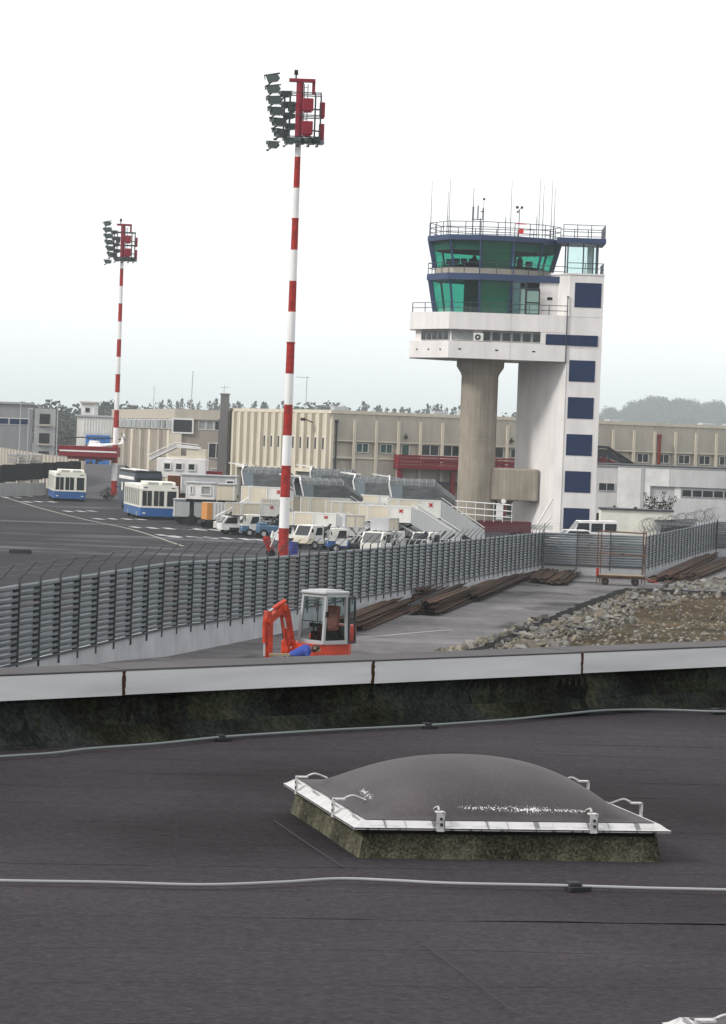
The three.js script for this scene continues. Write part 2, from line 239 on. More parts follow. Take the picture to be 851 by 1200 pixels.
// ---------------------------------------------------------------- the flat roof in front
const RY = 6.32;
{
  const L = gp(0, 880, RY), R = gp(851, 827, RY), t = R.clone().sub(L).normalize(), o = V(-t.z, 0, t.x); if (o.z > 0) o.negate();   // o points outwards, over the yard
  const S = (s, out, h) => L.clone().addScaledVector(t, s).addScaledVector(o, out).setY(RY + h);
  const s0 = -3.2, s1 = 12;
  // membrane: dark grey mineral felt, laid in strips that lap over each other
  const tR = tex(2048, 9, (u, v) => {
    const a = fbm(u, v, 5, 8, 6, 121), c = fbm(u, v, 500, 500, 2, 122, 0.9), w = fbm(u, v, 3, 40, 5, 123);
    const g = 0.60 + 0.22 * (a - 0.5) + 0.24 * (c - 0.5) + 0.05 * (w - 0.5) + 0.26 * (fbm(u, v, 3, 3, 4, 124) - 0.5) - 0.07 * clamp01((fbm(u, v, 4, 4, 5, 125) - 0.56) * 8); return [g, g * 0.965, g * 1.0];
  });
  const roofMat = mat([0.098, 0.092, 0.098], 0.95, { map: tR, bumpMap: T.grain, bumpScale: 0.004 });
  const SD = gp(778, 1012, RY).sub(gp(422, 1006, RY)).normalize(), SN = V(SD.z, 0, -SD.x);      // strip direction and the direction away from the camera
  const corner = gp(422, 1006, RY);
  const bump = (x, z) => 0.016 * (fbm(x * 0.06 + 0.5, z * 0.06 + 0.5, 16, 16, 4, 131) - 0.5) + 0.004 * (fbm(x * 0.02 + 0.5, z * 0.12 + 0.5, 8, 40, 3, 132) - 0.5);
  const deck = struct(P1('roof_slab', M.concrete, null, (b) => { const c = [S(s0, 0.2, 0), S(s1, 0.2, 0), V(14, 0, 4), V(-8, 0, 4)]; b.prism(c.map((p) => [p.x, p.z]), RY - 0.5, RY - 0.03); }));
  // each strip is 1 m wide; its near edge lies on top of the strip before it
  const inside = (p) => p.clone().sub(L).dot(o);           // > 0 beyond the parapet foot
  for (let k = -16; k < 15; k++) {
    const nu = 220, nv = 8, L2 = []; const base = 0.36 + k * 0.66, w = 0.72;
    const pt = (i, j) => {
      const u = -9 + 20 * i / nu, v = base + w * j / nv + 0.03 * (fbm((u + 9) / 20, (k + 17) / 36, 40, 36, 4, 141) - 0.5);
      let p = corner.clone().addScaledVector(SD, u).addScaledVector(SN, v); const q = inside(p); if (q > -0.02) p.addScaledVector(o, -q - 0.02);
      const lift = clamp01((fbm((u + 9) / 20, (k + 17) / 36, 14, 36, 4, 151, 0.7) - 0.60) * 9) * (k < -1 ? 0.0042 : 0.001);
      p.y = RY + bump(p.x + 9, p.z + 20) + 0.0007 * (1 - j / nv) + (j === 0 ? lift : j === 1 ? lift * 0.25 : 0); return p;
    };
    for (let i = 0; i < nu; i++) {
      for (let j = 0; j < nv; j++) { const a = pt(i, j), b = pt(i + 1, j), c = pt(i + 1, j + 1), d = pt(i, j + 1); if (a.distanceTo(d) < 0.01 && b.distanceTo(c) < 0.01) continue; L2.push([a, b, c, d]); }
      const a = pt(i, 0), b = pt(i + 1, 0); if (inside(a) < -0.06) L2.push([a, b, b.clone().setY(b.y - 0.0015), a.clone().setY(a.y - 0.0015)]);
    }
    if (!L2.length) continue; const m = new MB(); m.quads(L2);
    // smooth normals along the sheet
    const o2 = m.build('membrane_strip', roofMat, deck); o2.receiveShadow = true;
  }
  // a few fine cross seams, thin welded laps
  const seam = (pts, wdt) => { const v = pts.map(([x, y]) => gp(x, y, RY + 0.012)), b = new MB(); b.tube(v, wdt, 60, 5); b.build('welded_seam', mat([0.06, 0.056, 0.062], 0.95), deck); };
  seam([[322, 962], [360, 988], [402, 1016]], 0.0022); seam([[496, 1106], [550, 1146], [606, 1188]], 0.0018);

  // parapet
  const par = thing('roof_parapet', 'low dark felt-covered parapet with white metal fascia edging the flat roof', 'parapet', V(0, 0, 0));
  const tM = tex(1024, 2.4, (u, v) => { const a = fbm(u, v, 7, 7, 6, 161), g = fbm(u, v, 160, 160, 2, 162, 0.9), m = clamp01((fbm(u, v, 5, 9, 5, 163) - 0.42) * 4); const k = 0.52 + 0.7 * (a - 0.5) + 0.45 * (g - 0.5); return [k * (0.92 + 0.1 * m), k * (0.96 + 0.1 * m), k * (0.96 - 0.1 * m)]; });
  const felt = mat([0.078, 0.080, 0.075], 0.95, { map: tM, bumpMap: tM, bumpScale: 0.012 });
  const prof = [[-0.05, 0.004], [0.0, 0.03], [0.05, 0.09], [0.085, 0.16], [0.10, 0.23], [0.105, 0.33]], n = 260, Q = [];
  const fp = (i, j) => { const s = s0 + (s1 - s0) * i / n, w = fbm(s * 0.06 + 0.4, j * 0.09, 40, 12, 4, 171) - 0.5; const [a, h] = prof[j]; return S(s, a + (j > 0 && j < 5 ? 0.07 * w : 0), h + (j > 0 && j < 5 ? 0.02 * w : 0)); };
  for (let i = 0; i < n; i++) for (let j = 0; j < prof.length - 1; j++) Q.push([fp(i, j), fp(i + 1, j), fp(i + 1, j + 1), fp(i, j + 1)]);
  { const m = new MB(); m.quads(Q); m.build('upstand', felt, par); }
  const band = (name, m, a, b, c0, c1, h0, h1) => { const q = new MB(), A = [S(a, c0, h0), S(b, c0, h0), S(b, c1, h0), S(a, c1, h0)], B = [S(a, c0, h1), S(b, c0, h1), S(b, c1, h1), S(a, c1, h1)]; q.quads([A, B, [A[0], A[1], B[1], B[0]], [A[1], A[2], B[2], B[1]], [A[2], A[3], B[3], B[2]], [A[3], A[0], B[0], B[3]]]); return q.build(name, m, par); };
  const sAt = (px, py) => { const d = dirOf(px, py), p0 = S(0, 0.05, 0), k = p0.clone().sub(camera.position).dot(o) / d.dot(o); return camera.position.clone().addScaledVector(d, k).sub(L).dot(t); };
  const joints = [s0, sAt(145, 800), sAt(437, 788), sAt(682, 780)]; joints.push(joints[3] + 2.1, joints[3] + 4.2, s1);
  const fas = mat([0.62, 0.625, 0.64], 0.45, { map: tex(512, [3.1, 1.2], (u, v) => 0.86 + 0.14 * (fbm(u, v, 5, 12, 5, 181) * 1.5 - 0.3)) });
  const capM = mat([0.10, 0.096, 0.10], 0.9, { map: T.mottle });
  const stain = mat([0.085, 0.06, 0.042], 0.9, { map: T.rust });
  band('core', M.concrete, s0, s1, 0.17, 0.37, -0.3, 0.36);
  for (let i = 0; i < joints.length - 1; i++) { band('fascia_panel', fas, joints[i] + 0.006, joints[i + 1] - 0.006, 0.05, 0.07, 0.249 + 0.003 * (i % 2), 0.376 + 0.002 * (i % 2)); band('cap_panel', capM, joints[i] + 0.004, joints[i + 1] - 0.004, 0.048, 0.40, 0.3785, 0.386 + 0.002 * (i % 2)); }
  for (const j of joints.slice(1, -1)) { // rusty joint pieces with ragged edges
    const b = new MB(), pts = []; for (let k = 0; k <= 8; k++) pts.push([-0.006 - 0.008 * rnd(), 0.248 + 0.13 * k / 8]); for (let k = 8; k >= 0; k--) pts.push([0.006 + 0.009 * rnd(), 0.248 + 0.13 * k / 8]);
    const sh = new THREE.Shape(pts.map(([x, y]) => new THREE.Vector2(x, y))), g = new THREE.ExtrudeGeometry(sh, { depth: 0.004, bevelEnabled: false });
    const m4 = new THREE.Matrix4().makeBasis(t, V(0, 1, 0), o.clone().negate()).setPosition(S(j, 0.05, 0)); b.add(g, m4); b.build('rusty_joint', stain, par).userData.label = 'rust-stained joint between fascia panels';
  }
  band('outer_wall', M.beige2, s0, s1, 0.14, 0.38, -5.3, -0.3);

  // cables
  const cable = (pts, r, m, label, clipsOrShade) => {
    const g = thing('roof_cable', label, 'cable', V(0, 0, 0));
    const v = pts.map(([x, y]) => { const p = gp(x, y, RY + r + 0.014); return p; });
    const c = new THREE.CatmullRomCurve3(v); const b = new MB(); b.add(new THREE.TubeGeometry(c, 200, r, 8)); b.build('cable', m, g);
    for (const [x, y] of clipsOrShade) { const p = gp(x, y, RY + 0.02), q = new MB(); q.rbox(p.x, RY + 0.018, p.z, 0.05, 0.036, 0.06, 0.008, 0.3).box(p.x + 0.02, RY + 0.012, p.z + 0.03, 0.09, 0.016, 0.03, 0.5); q.build('cable_clip', M.dark, g); }
  };
  const jacketM = mat([0.30, 0.30, 0.31], 0.6, { map: T.mottle });
  cable([[-400, 1016], [-60, 1029], [0, 1032], [120, 1034], [240, 1037], [330, 1034], [400, 1030], [460, 1032], [520, 1035], [660, 1038], [760, 1041], [851, 1043], [920, 1045], [1250, 1056]], 0.0066, jacketM, 'pale grey cable crossing the roof in front of the dome skylight', [[672, 1038]]);
  cable([[-240, 906], [-60, 893], [0, 887], [60, 883], [100, 878], [180, 872], [258, 864], [330, 859], [380, 856], [500, 850], [560, 846], [600, 843], [660, 837], [720, 832], [780, 832], [851, 834], [910, 830], [1100, 817]], 0.0075, mat([0.17, 0.195, 0.195], 0.6, { map: T.mottle }), 'thin grey cable lying along the foot of the felt parapet', [[258, 864], [500, 850], [838, 833]]);

  // dome skylight
  const W = 1.24, D = 1.48;
  const tC = tex(512, 0.7, (u, v) => { const a = fbm(u, v, 5, 5, 5, 191), g = fbm(u, v, 90, 90, 2, 192, 0.9), k = 0.55 + 0.5 * (a - 0.5) + 0.55 * (g - 0.5); return [k * 1.0, k * 0.99, k * 0.89]; });
  const curbM = mat([0.24, 0.235, 0.21], 0.97, { map: tC, bumpMap: tC, bumpScale: 0.004 });
  const tF = tex(512, 0.42, (u, v) => { const s = clamp01((fbm(u, v, 26, 3, 3, 201) - 0.64) * 14), s2 = clamp01((fbm(u, v, 9, 40, 3, 202) - 0.66) * 12), k = 0.90 + 0.1 * fbm(u, v, 8, 8, 3, 203) - 0.5 * Math.max(s * 0.8, s2 * 0.25); return [k, k * 0.985, k * 0.98]; });
  const frameM = mat([0.47, 0.475, 0.485], 0.5, { map: tF });
  // dark coated dome; bright highlights painted in as speckled crescents low down
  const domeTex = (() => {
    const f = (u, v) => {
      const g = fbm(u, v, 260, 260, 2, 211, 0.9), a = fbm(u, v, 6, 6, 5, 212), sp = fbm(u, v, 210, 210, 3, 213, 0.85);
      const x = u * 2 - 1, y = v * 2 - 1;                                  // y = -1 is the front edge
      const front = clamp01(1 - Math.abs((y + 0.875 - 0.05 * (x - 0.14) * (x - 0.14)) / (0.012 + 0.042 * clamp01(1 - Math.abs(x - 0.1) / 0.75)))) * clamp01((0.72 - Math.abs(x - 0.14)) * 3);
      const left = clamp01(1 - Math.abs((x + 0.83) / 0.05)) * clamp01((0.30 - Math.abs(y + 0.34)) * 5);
      const glint = Math.max(front, left), n = 0.6 * vn(u * 380, v * 300, 380, 300, 214) + 0.4 * sp, p = clamp01((glint * 0.60 - n) * 5) * (glint > 0.02 ? 1 : 0);
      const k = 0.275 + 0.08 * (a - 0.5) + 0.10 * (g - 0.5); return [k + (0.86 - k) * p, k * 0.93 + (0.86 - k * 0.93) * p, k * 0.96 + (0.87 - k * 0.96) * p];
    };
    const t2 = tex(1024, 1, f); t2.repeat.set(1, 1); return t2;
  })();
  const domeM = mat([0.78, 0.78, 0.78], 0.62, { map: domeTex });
  function makeSkylight(label, p) {
    const g = thing('dome_skylight', label, 'skylight', p, Math.atan2(-SD.z, SD.x) + 0.05, 'domed rooflights on the flat roof');
    // local: x along the front edge, -z away from the camera
    const ring = (b, e0, y0, e1, y1) => { const c = (e, y) => [V(-e, y, e), V(W + e, y, e), V(W + e, y, -D - e), V(-e, y, -D - e)], A = c(e0, y0), B = c(e1, y1); b.quads([0, 1, 2, 3].map((i) => [A[i], A[(i + 1) % 4], B[(i + 1) % 4], B[i]])); };
    const cs = (e, y) => [V(-e, y, e), V(W + e, y, e), V(W + e, y, -D - e), V(-e, y, -D - e)], cA = cs(0.008, -0.01), cB = cs(-0.012, 0.098);
    for (let i = 0; i < 4; i++) P1('curb_side', curbM, g, (b) => b.quads([[cA[i], cA[(i + 1) % 4], cB[(i + 1) % 4], cB[i]]]));
    P1('curb_top', curbM, g, (b) => ring(b, -0.012, 0.098, -0.06, 0.0985));
    P1('gasket', M.dark, g, (b) => { ring(b, -0.02, 0.0985, -0.012, 0.118); });
    P1('frame', frameM, g, (b) => { ring(b, -0.02, 0.116, 0.035, 0.119); ring(b, 0.035, 0.119, 0.036, 0.128); ring(b, 0.036, 0.128, 0.022, 0.133); ring(b, 0.022, 0.133, -0.002, 0.150); ring(b, -0.002, 0.150, -0.05, 0.153); });
    P1('frame_lip', M.darkSteel, g, (b) => ring(b, 0.0375, 0.1235, 0.0375, 0.1275));
    { // pillow dome with a flat flange
      const n = 64, pos = [], uv = [], idx = [], H = 0.205;
      for (let j = 0; j <= n; j++) for (let i = 0; i <= n; i++) { const u = i / n, v = j / n, x = (u * 2 - 1) / 0.90, y = (v * 2 - 1) / 0.92; const k = Math.max(0, 1 - Math.pow(Math.abs(x), 2.1)) * Math.max(0, 1 - Math.pow(Math.abs(y), 2.1)); pos.push(0.02 + (W - 0.04) * u, 0.154 + H * Math.pow(k, 0.72) * (1 - 0.1 * k), -0.02 - (D - 0.04) * v); uv.push(u, v); }
      for (let j = 0; j < n; j++) for (let i = 0; i < n; i++) { const a = j * (n + 1) + i; idx.push(a, a + 1, a + n + 2, a, a + n + 2, a + n + 1); }
      const ge = new THREE.BufferGeometry(); ge.setAttribute('position', new THREE.Float32BufferAttribute(pos, 3)); ge.setAttribute('uv', new THREE.Float32BufferAttribute(uv, 2)); ge.setIndex(idx); ge.computeVertexNormals();
      meshOf('dome', ge, domeM, g).userData.label = 'dark coated dome with white painted-in highlights';
    }
    const clampAt = (x, z, a) => { const c = new THREE.Group(); const b = new MB();
      b.box(0, 0.155, 0.035, 0.034, 0.075, 0.006).box(0, 0.190, 0.012, 0.034, 0.006, 0.05).box(0, 0.118, 0.030, 0.03, 0.006, 0.02).tube([V(0, 0.193, -0.01), V(0.004, 0.205, -0.04), V(0, 0.196, -0.075), V(0.002, 0.186, -0.10)], 0.005, 12, 5);
      const m4 = new THREE.Matrix4().makeRotationY(a).setPosition(x, 0, z), ge = b.geo(); ge.applyMatrix4(m4); const o3 = meshOf('clamp', ge, frameM, g);
      const q = new MB(); q.box(0, 0.166, 0.0395, 0.010, 0.010, 0.004).box(0.002, 0.143, 0.0395, 0.010, 0.012, 0.004); const g2 = q.geo(); g2.applyMatrix4(m4); meshOf('bolt', g2, M.dark, o3); };
    clampAt(W * 0.255, 0.0, 0); clampAt(W * 0.765, 0.0, 0); clampAt(0.0, -D * 0.27, -Math.PI / 2); clampAt(0.0, -D * 0.82, -Math.PI / 2);
    clampAt(W, -D * 0.27, Math.PI / 2); clampAt(W, -D * 0.82, Math.PI / 2); clampAt(W * 0.255, -D, Math.PI); clampAt(W * 0.765, -D, Math.PI);
    return g;
  }
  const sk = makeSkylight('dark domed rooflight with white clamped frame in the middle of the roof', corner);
  // a second one whose back corner just shows
  const dz = sk.rotation.y, back = gp(776, 1189, RY + 0.15).setY(RY), off = V(-0.036, 0, -D - 0.036).applyAxisAngle(V(0, 1, 0), dz);
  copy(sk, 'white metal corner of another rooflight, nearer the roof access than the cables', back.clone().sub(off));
}

// ---------------------------------------------------------------- steel fences on concrete walls
const topY = (d) => lerpTab([[60, 3.85], [100, 3.88], [115, 3.55], [158, 2.92], [205, 2.3], [260, 2.3]], d);
function fenceRun(label, A, B, spacing, o) {
  const g = thing('slatted_fence', label, 'fence', V(0, 0, 0), 0, undefined);
  const len = Math.hypot(B.x - A.x, B.z - A.z), n = Math.round(len / spacing), dir = B.clone().sub(A).setY(0).normalize(), out = V(-dir.z, 0, dir.x); if (out.dot(V(o.face[0], 0, o.face[1])) < 0) out.negate();
  const step = len / n, at2 = (i) => { const p = A.clone().addScaledVector(dir, i * step); p.y = topY(-p.z); return p; };
  const NS = 13, pitch = 2.0 / NS;
  // one slat: a shallow pressed channel with chamfered edges, 1 m long along x, facing +z
  const sl = new MB(); sl.add(new THREE.ExtrudeGeometry(new THREE.Shape([[0, -0.070], [0.040, -0.036], [0.044, 0.030], [0.006, 0.071], [-0.006, 0.071], [-0.012, -0.070]].reverse().map(([a, b]) => new THREE.Vector2(-a, b))), { depth: 1, bevelEnabled: false }), new THREE.Matrix4().makeRotationY(Math.PI / 2));
  
  const slatG = sl.geo(), mats = o.mats, rest = new MB(), wallTop = 2.03;
  for (let i = 0; i <= n; i++) {
    const p = at2(i), y = p.y;
    const b = new MB(), q = p.clone().addScaledVector(out, 0.06);
    b.box(q.x, y - 1.06, q.z, 0.06, 2.42, 0.045, Math.atan2(-dir.z, dir.x), rr(-0.008, 0.008), rr(-0.008, 0.008)); const post = b.build('post', M.post, g);
    const c = new MB(); for (let k = 0; k < NS; k++) { const cc = p.clone().addScaledVector(out, 0.05).addScaledVector(dir, -0.32); c.box(cc.x, y - pitch * (k + 0.98), cc.z, 0.46, 0.056, 0.03, Math.atan2(-dir.z, dir.x)); }  // black bars stand in for the shade in the slat pockets beside each post
    if (o.clipsOrShade) { const cm = c.build('notch_shade_row', M.black, post); cm.userData.kind = 'stuff'; }
    const a = q.clone().setY(y + 0.14), tip = a.clone().addScaledVector(out, o.arm * 0.42).add(V(0, 0.46, 0));
    P1('barb_arm', M.post, post, (m) => m.rod(a, tip, 0.018, 5, 0.014));
    if (i === n) break;
    const p2 = at2(i + 1), d3 = p2.clone().sub(p), L = d3.length(); d3.normalize();
    const m4 = new THREE.Matrix4().makeBasis(d3, V(0, 1, 0).addScaledVector(d3, -d3.y).normalize(), out);
    const tone = mats[Math.floor(rnd() * mats.length)];
    for (let k = 0; k < NS; k++) {
      const pos = p.clone().addScaledVector(d3, 0.03); pos.y = p.y - pitch * (k + 0.5) + d3.y * 0.03 + 0.003 * (rnd() - 0.5);
      if (o.single(i)) { const s = meshOf('slat', slatG, rnd() < 0.75 ? tone : mats[Math.floor(rnd() * mats.length)], g); s.matrix.copy(m4).multiply(new THREE.Matrix4().makeRotationFromEuler(new THREE.Euler(rr(-0.12, 0.12), 0, rr(-0.006, 0.006)))).scale(V(L - 0.03, 1, 1)).setPosition(pos); s.matrix.decompose(s.position, s.quaternion, s.scale); }
      else rest.add(slatG.clone(), m4.clone().scale(V(L - 0.03, 1, 1)).setPosition(pos));
    }
  }
  const rails = new MB(); for (let i = 0; i < n; i++) rails.bar(at2(i).addScaledVector(out, 0.07).add(V(0, -2.03, 0)), at2(i + 1).addScaledVector(out, 0.07).add(V(0, -2.03, 0)), 0.05, 0.06); rails.build('bottom_rail', M.post, g);
  if (rest.g.length) rest.build('slat_rows', mats[0], g).userData.kind = 'stuff';
  // concrete base wall in cast panels
  const W = 3; for (let i = 0; i < n; i += W) { const a = at2(i), b = at2(Math.min(n, i + W)), m = new MB(), y0 = (p) => Math.min(yardY(-p.z), 0.2) - 0.6, gap = 0.012;
    const A1 = a.clone().addScaledVector(dir, gap), B1 = b.clone().addScaledVector(dir, -gap), c = (p, e, y) => V(p.x + out.x * e, y, p.z + out.z * e);
    const lo = [c(A1, 0.05, y0(a)), c(B1, 0.05, y0(b)), c(B1, -0.2, y0(b)), c(A1, -0.2, y0(a))], hi = [c(A1, 0.04, a.y - wallTop), c(B1, 0.04, b.y - wallTop), c(B1, -0.2, b.y - wallTop), c(A1, -0.2, a.y - wallTop)];
    m.quads([hi, [lo[0], lo[1], hi[1], hi[0]], [lo[1], lo[2], hi[2], hi[1]], [lo[2], lo[3], hi[3], hi[2]], [lo[3], lo[0], hi[0], hi[3]]]); m.build('wall_panel', i % 2 ? M.paleConc : o.conc ?? M.paleConc, g); }
  const wires = new MB(); for (const f of [0.35, 0.68, 1]) for (let i = 0; i < n; i++) { const a = at2(i), b = at2(i + 1), e = (p) => p.clone().addScaledVector(out, 0.06 + o.arm * 0.42 * f).add(V(0, 0.14 + 0.46 * f, 0)), m = e(a).add(e(b)).multiplyScalar(0.5); m.y -= 0.03; wires.rod(e(a), m, 0.0035, 3).rod(m, e(b), 0.0035, 3); }
  wires.build('barbed_wire', M.wire, g);
  if (o.coil) { const pts = [], turns = len * 0.95; for (let k = 0; k <= turns * 14; k++) { const a = k / 14 * Math.PI * 2, p = A.clone().addScaledVector(dir, len * k / (turns * 14)); const c = p.clone().addScaledVector(out, o.arm * 0.25 + (0.40 + 0.08 * Math.sin(k * 0.031)) * Math.cos(a) + 0.1 * Math.sin(k * 0.07)); c.y = topY(-p.z) + 0.60 + 0.07 * Math.sin(k * 0.043) + (0.40 + 0.07 * Math.sin(k * 0.11)) * Math.sin(a); pts.push(c); }
    const m = new MB(); m.add(new THREE.TubeGeometry(new THREE.CatmullRomCurve3(pts), Math.round(turns * 14), 0.012, 3)); m.build('razor_coil', M.coil, g); }
  return g;
}
const galvDark = [M.galv, mat([0.18, 0.215, 0.235], 0.5, { map: T.galv, metalness: 0.25 }), mat([0.20, 0.215, 0.245], 0.5, { map: T.galv, metalness: 0.25 }), mat([0.225, 0.215, 0.225], 0.55, { map: T.galv, metalness: 0.2 }), mat([0.165, 0.20, 0.22], 0.5, { map: T.galv, metalness: 0.25 })];
fenceRun('long grey slatted steel fence on a concrete wall running past the excavator', F0, FB.clone().addScaledVector(fdir, -0.1), 2.05, { face: [1, 0], arm: 1, clipsOrShade: true, mats: galvDark, single: (i) => i >= 5 && i < 28 });
fenceRun('short pale slatted steel fence directly behind the rusty trolley', FB.clone().add(V(0.12, 0, 0)), FC.clone().add(V(-0.1, 0, 0)), 2.2, { face: [0, 1], arm: 0.3, clipsOrShade: false, mats: galvDark, single: () => true, conc: M.concrete });
fenceRun('slatted steel fence topped with coiled razor wire above the right-hand beam heap', FC, FD, 2.05, { face: [1, 0], arm: -0.6, clipsOrShade: true, coil: true, mats: galvDark, single: () => false });
fenceRun('slatted steel fence continuing beyond the razor wire corner', FD.clone().add(V(0.1, 0, 0)), FE, 2.2, { face: [0, 1], arm: 0.3, clipsOrShade: false, mats: galvDark, single: () => true });

// ---------------------------------------------------------------- mini excavator
{
  const base = at(381, 600, 90); base.y = yardY(90);
  // local +x (forward) points to the left and towards the camera
  const g = thing('mini_excavator', 'orange mini excavator with grey glazed cab beside the long fence', 'excavator', base, Math.PI + 0.78);
  // local x forward, z to the machine's right
  for (const s of [-1, 1]) { const tr = P1('track', M.rubber, g, (b) => { const sh = []; for (let k = 0; k <= 12; k++) { const a = Math.PI / 2 + Math.PI * k / 12; sh.push([-0.62 + 0.23 * Math.cos(a), 0.25 + 0.23 * Math.sin(a)]); } for (let k = 0; k <= 12; k++) { const a = -Math.PI / 2 + Math.PI * k / 12; sh.push([0.62 + 0.23 * Math.cos(a), 0.25 + 0.23 * Math.sin(a)]); } b.side(sh, s * 0.58 - 0.14, s * 0.58 + 0.14); for (let k = 0; k < 12; k++) b.box(-0.66 + k * 0.12, 0.485, s * 0.58, 0.05, 0.03, 0.285); });
    P1('sprocket', M.darkSteel, tr, (b) => { for (const x of [-0.62, -0.2, 0.2, 0.62]) b.cyl(x, 0.25, s * 0.58 + s * 0.145, 0.13, 0.13, 0.03, 12, Math.PI / 2); }); }
  P1('undercarriage', M.darkSteel, g, (b) => b.span(-0.5, 0.5, 0.3, 0.5, -0.44, 0.44).cyl(0, 0.53, 0, 0.34, 0.34, 0.1, 20));
  P1('blade', M.orange, g, (b) => b.span(1.15, 1.2, 0.05, 0.33, -0.72, 0.72).bar(V(0.5, 0.3, -0.3), V(1.16, 0.2, -0.3), 0.08).bar(V(0.5, 0.3, 0.3), V(1.16, 0.2, 0.3), 0.08));
  P1('upper_body', M.orange, g, (b) => { const pts = [[0.86, -0.62], [0.95, -0.1], [0.9, 0.42], [0.55, 0.72], [-0.35, 0.74], [-0.72, 0.45], [-0.82, 0], [-0.72, -0.5], [-0.4, -0.72], [0.5, -0.74]]; b.prism(pts, 0.575, 0.92); b.rbox(-0.45, 1.0, 0.1, 0.6, 0.3, 1.1, 0.08); });
  P1('belly_pan', M.dark, g, (b) => b.prism([[0.7, -0.5], [0.7, 0.5], [-0.6, 0.5], [-0.6, -0.5]], 0.53, 0.572));
  for (const [x, z] of [[0.93, -0.34], [0.93, 0.22]]) P1('work_light', mat([0.7, 0.65, 0.55], 0.2), g, (b) => b.box(x, 0.78, z, 0.04, 0.07, 0.09));
  // cab on the machine's left (negative z here is left)
  const cx0 = -0.28, cx1 = 0.62, cz0 = -0.76, cz1 = 0.2, cy0 = 0.93, cy1 = 2.30, t = 0.075;
  const cab = P1('cab_frame', M.cabGrey, g, (b) => {
    b.bar(V(cx1, cy0, cz0), V(cx1 - 0.10, cy1, cz0 + 0.04), t).bar(V(cx1, cy0, cz1), V(cx1 - 0.10, cy1, cz1 - 0.04), t).bar(V(cx0, cy0, cz0), V(cx0 + 0.04, cy1, cz0 + 0.04), t).bar(V(cx0, cy0, cz1), V(cx0 + 0.04, cy1, cz1 - 0.04), t);
    b.bar(V(cx1, cy0 + 0.04, cz0), V(cx1, cy0 + 0.04, cz1), t, 0.10).bar(V(cx0, cy0 + 0.04, cz0), V(cx1, cy0 + 0.04, cz0), t, 0.10).bar(V(cx0, cy0 + 0.04, cz1), V(cx1, cy0 + 0.04, cz1), t, 0.1).bar(V(cx0, cy0 + 0.04, cz0), V(cx0, cy0 + 0.04, cz1), t, 0.1);
    b.bar(V(cx1 - 0.10, cy1 - 0.03, cz0), V(cx1 - 0.10, cy1 - 0.03, cz1), t, 0.12).bar(V(cx0, cy1 - 0.03, cz0 + 0.03), V(cx1 - 0.1, cy1 - 0.03, cz0 + 0.03), t, 0.10).bar(V(cx0, cy1 - 0.03, cz1 - 0.03), V(cx1 - 0.1, cy1 - 0.03, cz1 - 0.03), t, 0.1); });
  P1('cab_roof', M.cabGrey, cab, (b) => b.rbox((cx0 + cx1) / 2 - 0.03, cy1 + 0.03, (cz0 + cz1) / 2, 0.96, 0.10, 1.0, 0.045).rbox((cx0 + cx1) / 2 - 0.05, cy1 + 0.085, (cz0 + cz1) / 2, 0.7, 0.05, 0.74, 0.02));
  const gl = new THREE.MeshPhysicalMaterial({ color: col([0.62, 0.74, 0.74]), roughness: 0.04, transmission: 1, thickness: 0, side: THREE.DoubleSide });
  P1('windscreen', gl, cab, (b) => b.quads([[V(cx1 - 0.04, cy0 + 0.62, cz0 + 0.05), V(cx1 - 0.04, cy0 + 0.62, cz1 - 0.05), V(cx1 - 0.1, cy1 - 0.1, cz1 - 0.07), V(cx1 - 0.1, cy1 - 0.1, cz0 + 0.07)]]));
  P1('lower_windscreen', gl, cab, (b) => b.quads([[V(cx1, cy0 + 0.1, cz0 + 0.04), V(cx1, cy0 + 0.1, cz1 - 0.04), V(cx1 - 0.035, cy0 + 0.59, cz1 - 0.05), V(cx1 - 0.035, cy0 + 0.59, cz0 + 0.05)]]));
  P1('windscreen_bar', M.dark, cab, (b) => b.bar(V(cx1 - 0.035, cy0 + 0.605, cz0 + 0.05), V(cx1 - 0.035, cy0 + 0.605, cz1 - 0.05), 0.03).bar(V(cx1 - 0.06, cy0 + 0.6, cz0 + 0.32), V(cx1 - 0.09, cy1 - 0.12, cz0 + 0.34), 0.02));
  P1('rear_window', gl, cab, (b) => b.quads([[V(cx0, cy0 + 0.5, cz0 + 0.06), V(cx0, cy0 + 0.5, cz1 - 0.06), V(cx0 + 0.03, cy1 - 0.1, cz1 - 0.07), V(cx0 + 0.03, cy1 - 0.1, cz0 + 0.07)]]));
  const door = P1('open_door', M.darkSteel, g, (b) => b.bar(V(cx0 - 0.03, cy0 + 0.02, cz0 - 0.04), V(cx0 - 0.03, cy1 - 0.1, cz0 - 0.02), 0.05).bar(V(cx0 - 0.23, cy0 + 0.02, cz0 - 0.09), V(cx0 - 0.20, cy1 - 0.08, cz0 - 0.07), 0.045).bar(V(cx0 - 0.03, cy1 - 0.1, cz0 - 0.03), V(cx0 - 0.2, cy1 - 0.08, cz0 - 0.07), 0.04).bar(V(cx0 - 0.03, cy0 + 0.03, cz0 - 0.04), V(cx0 - 0.23, cy0 + 0.03, cz0 - 0.09), 0.05).bar(V(cx0 - 0.03, cy0 + 0.6, cz0 - 0.04), V(cx0 - 0.23, cy0 + 0.6, cz0 - 0.08), 0.05, 0.1));
  P1('pane', gl, door, (b) => b.quads([[V(cx0 - 0.04, cy0 + 0.65, cz0 - 0.04), V(cx0 - 0.22, cy0 + 0.65, cz0 - 0.08), V(cx0 - 0.2, cy1 - 0.12, cz0 - 0.07), V(cx0 - 0.04, cy1 - 0.14, cz0 - 0.03)]]));
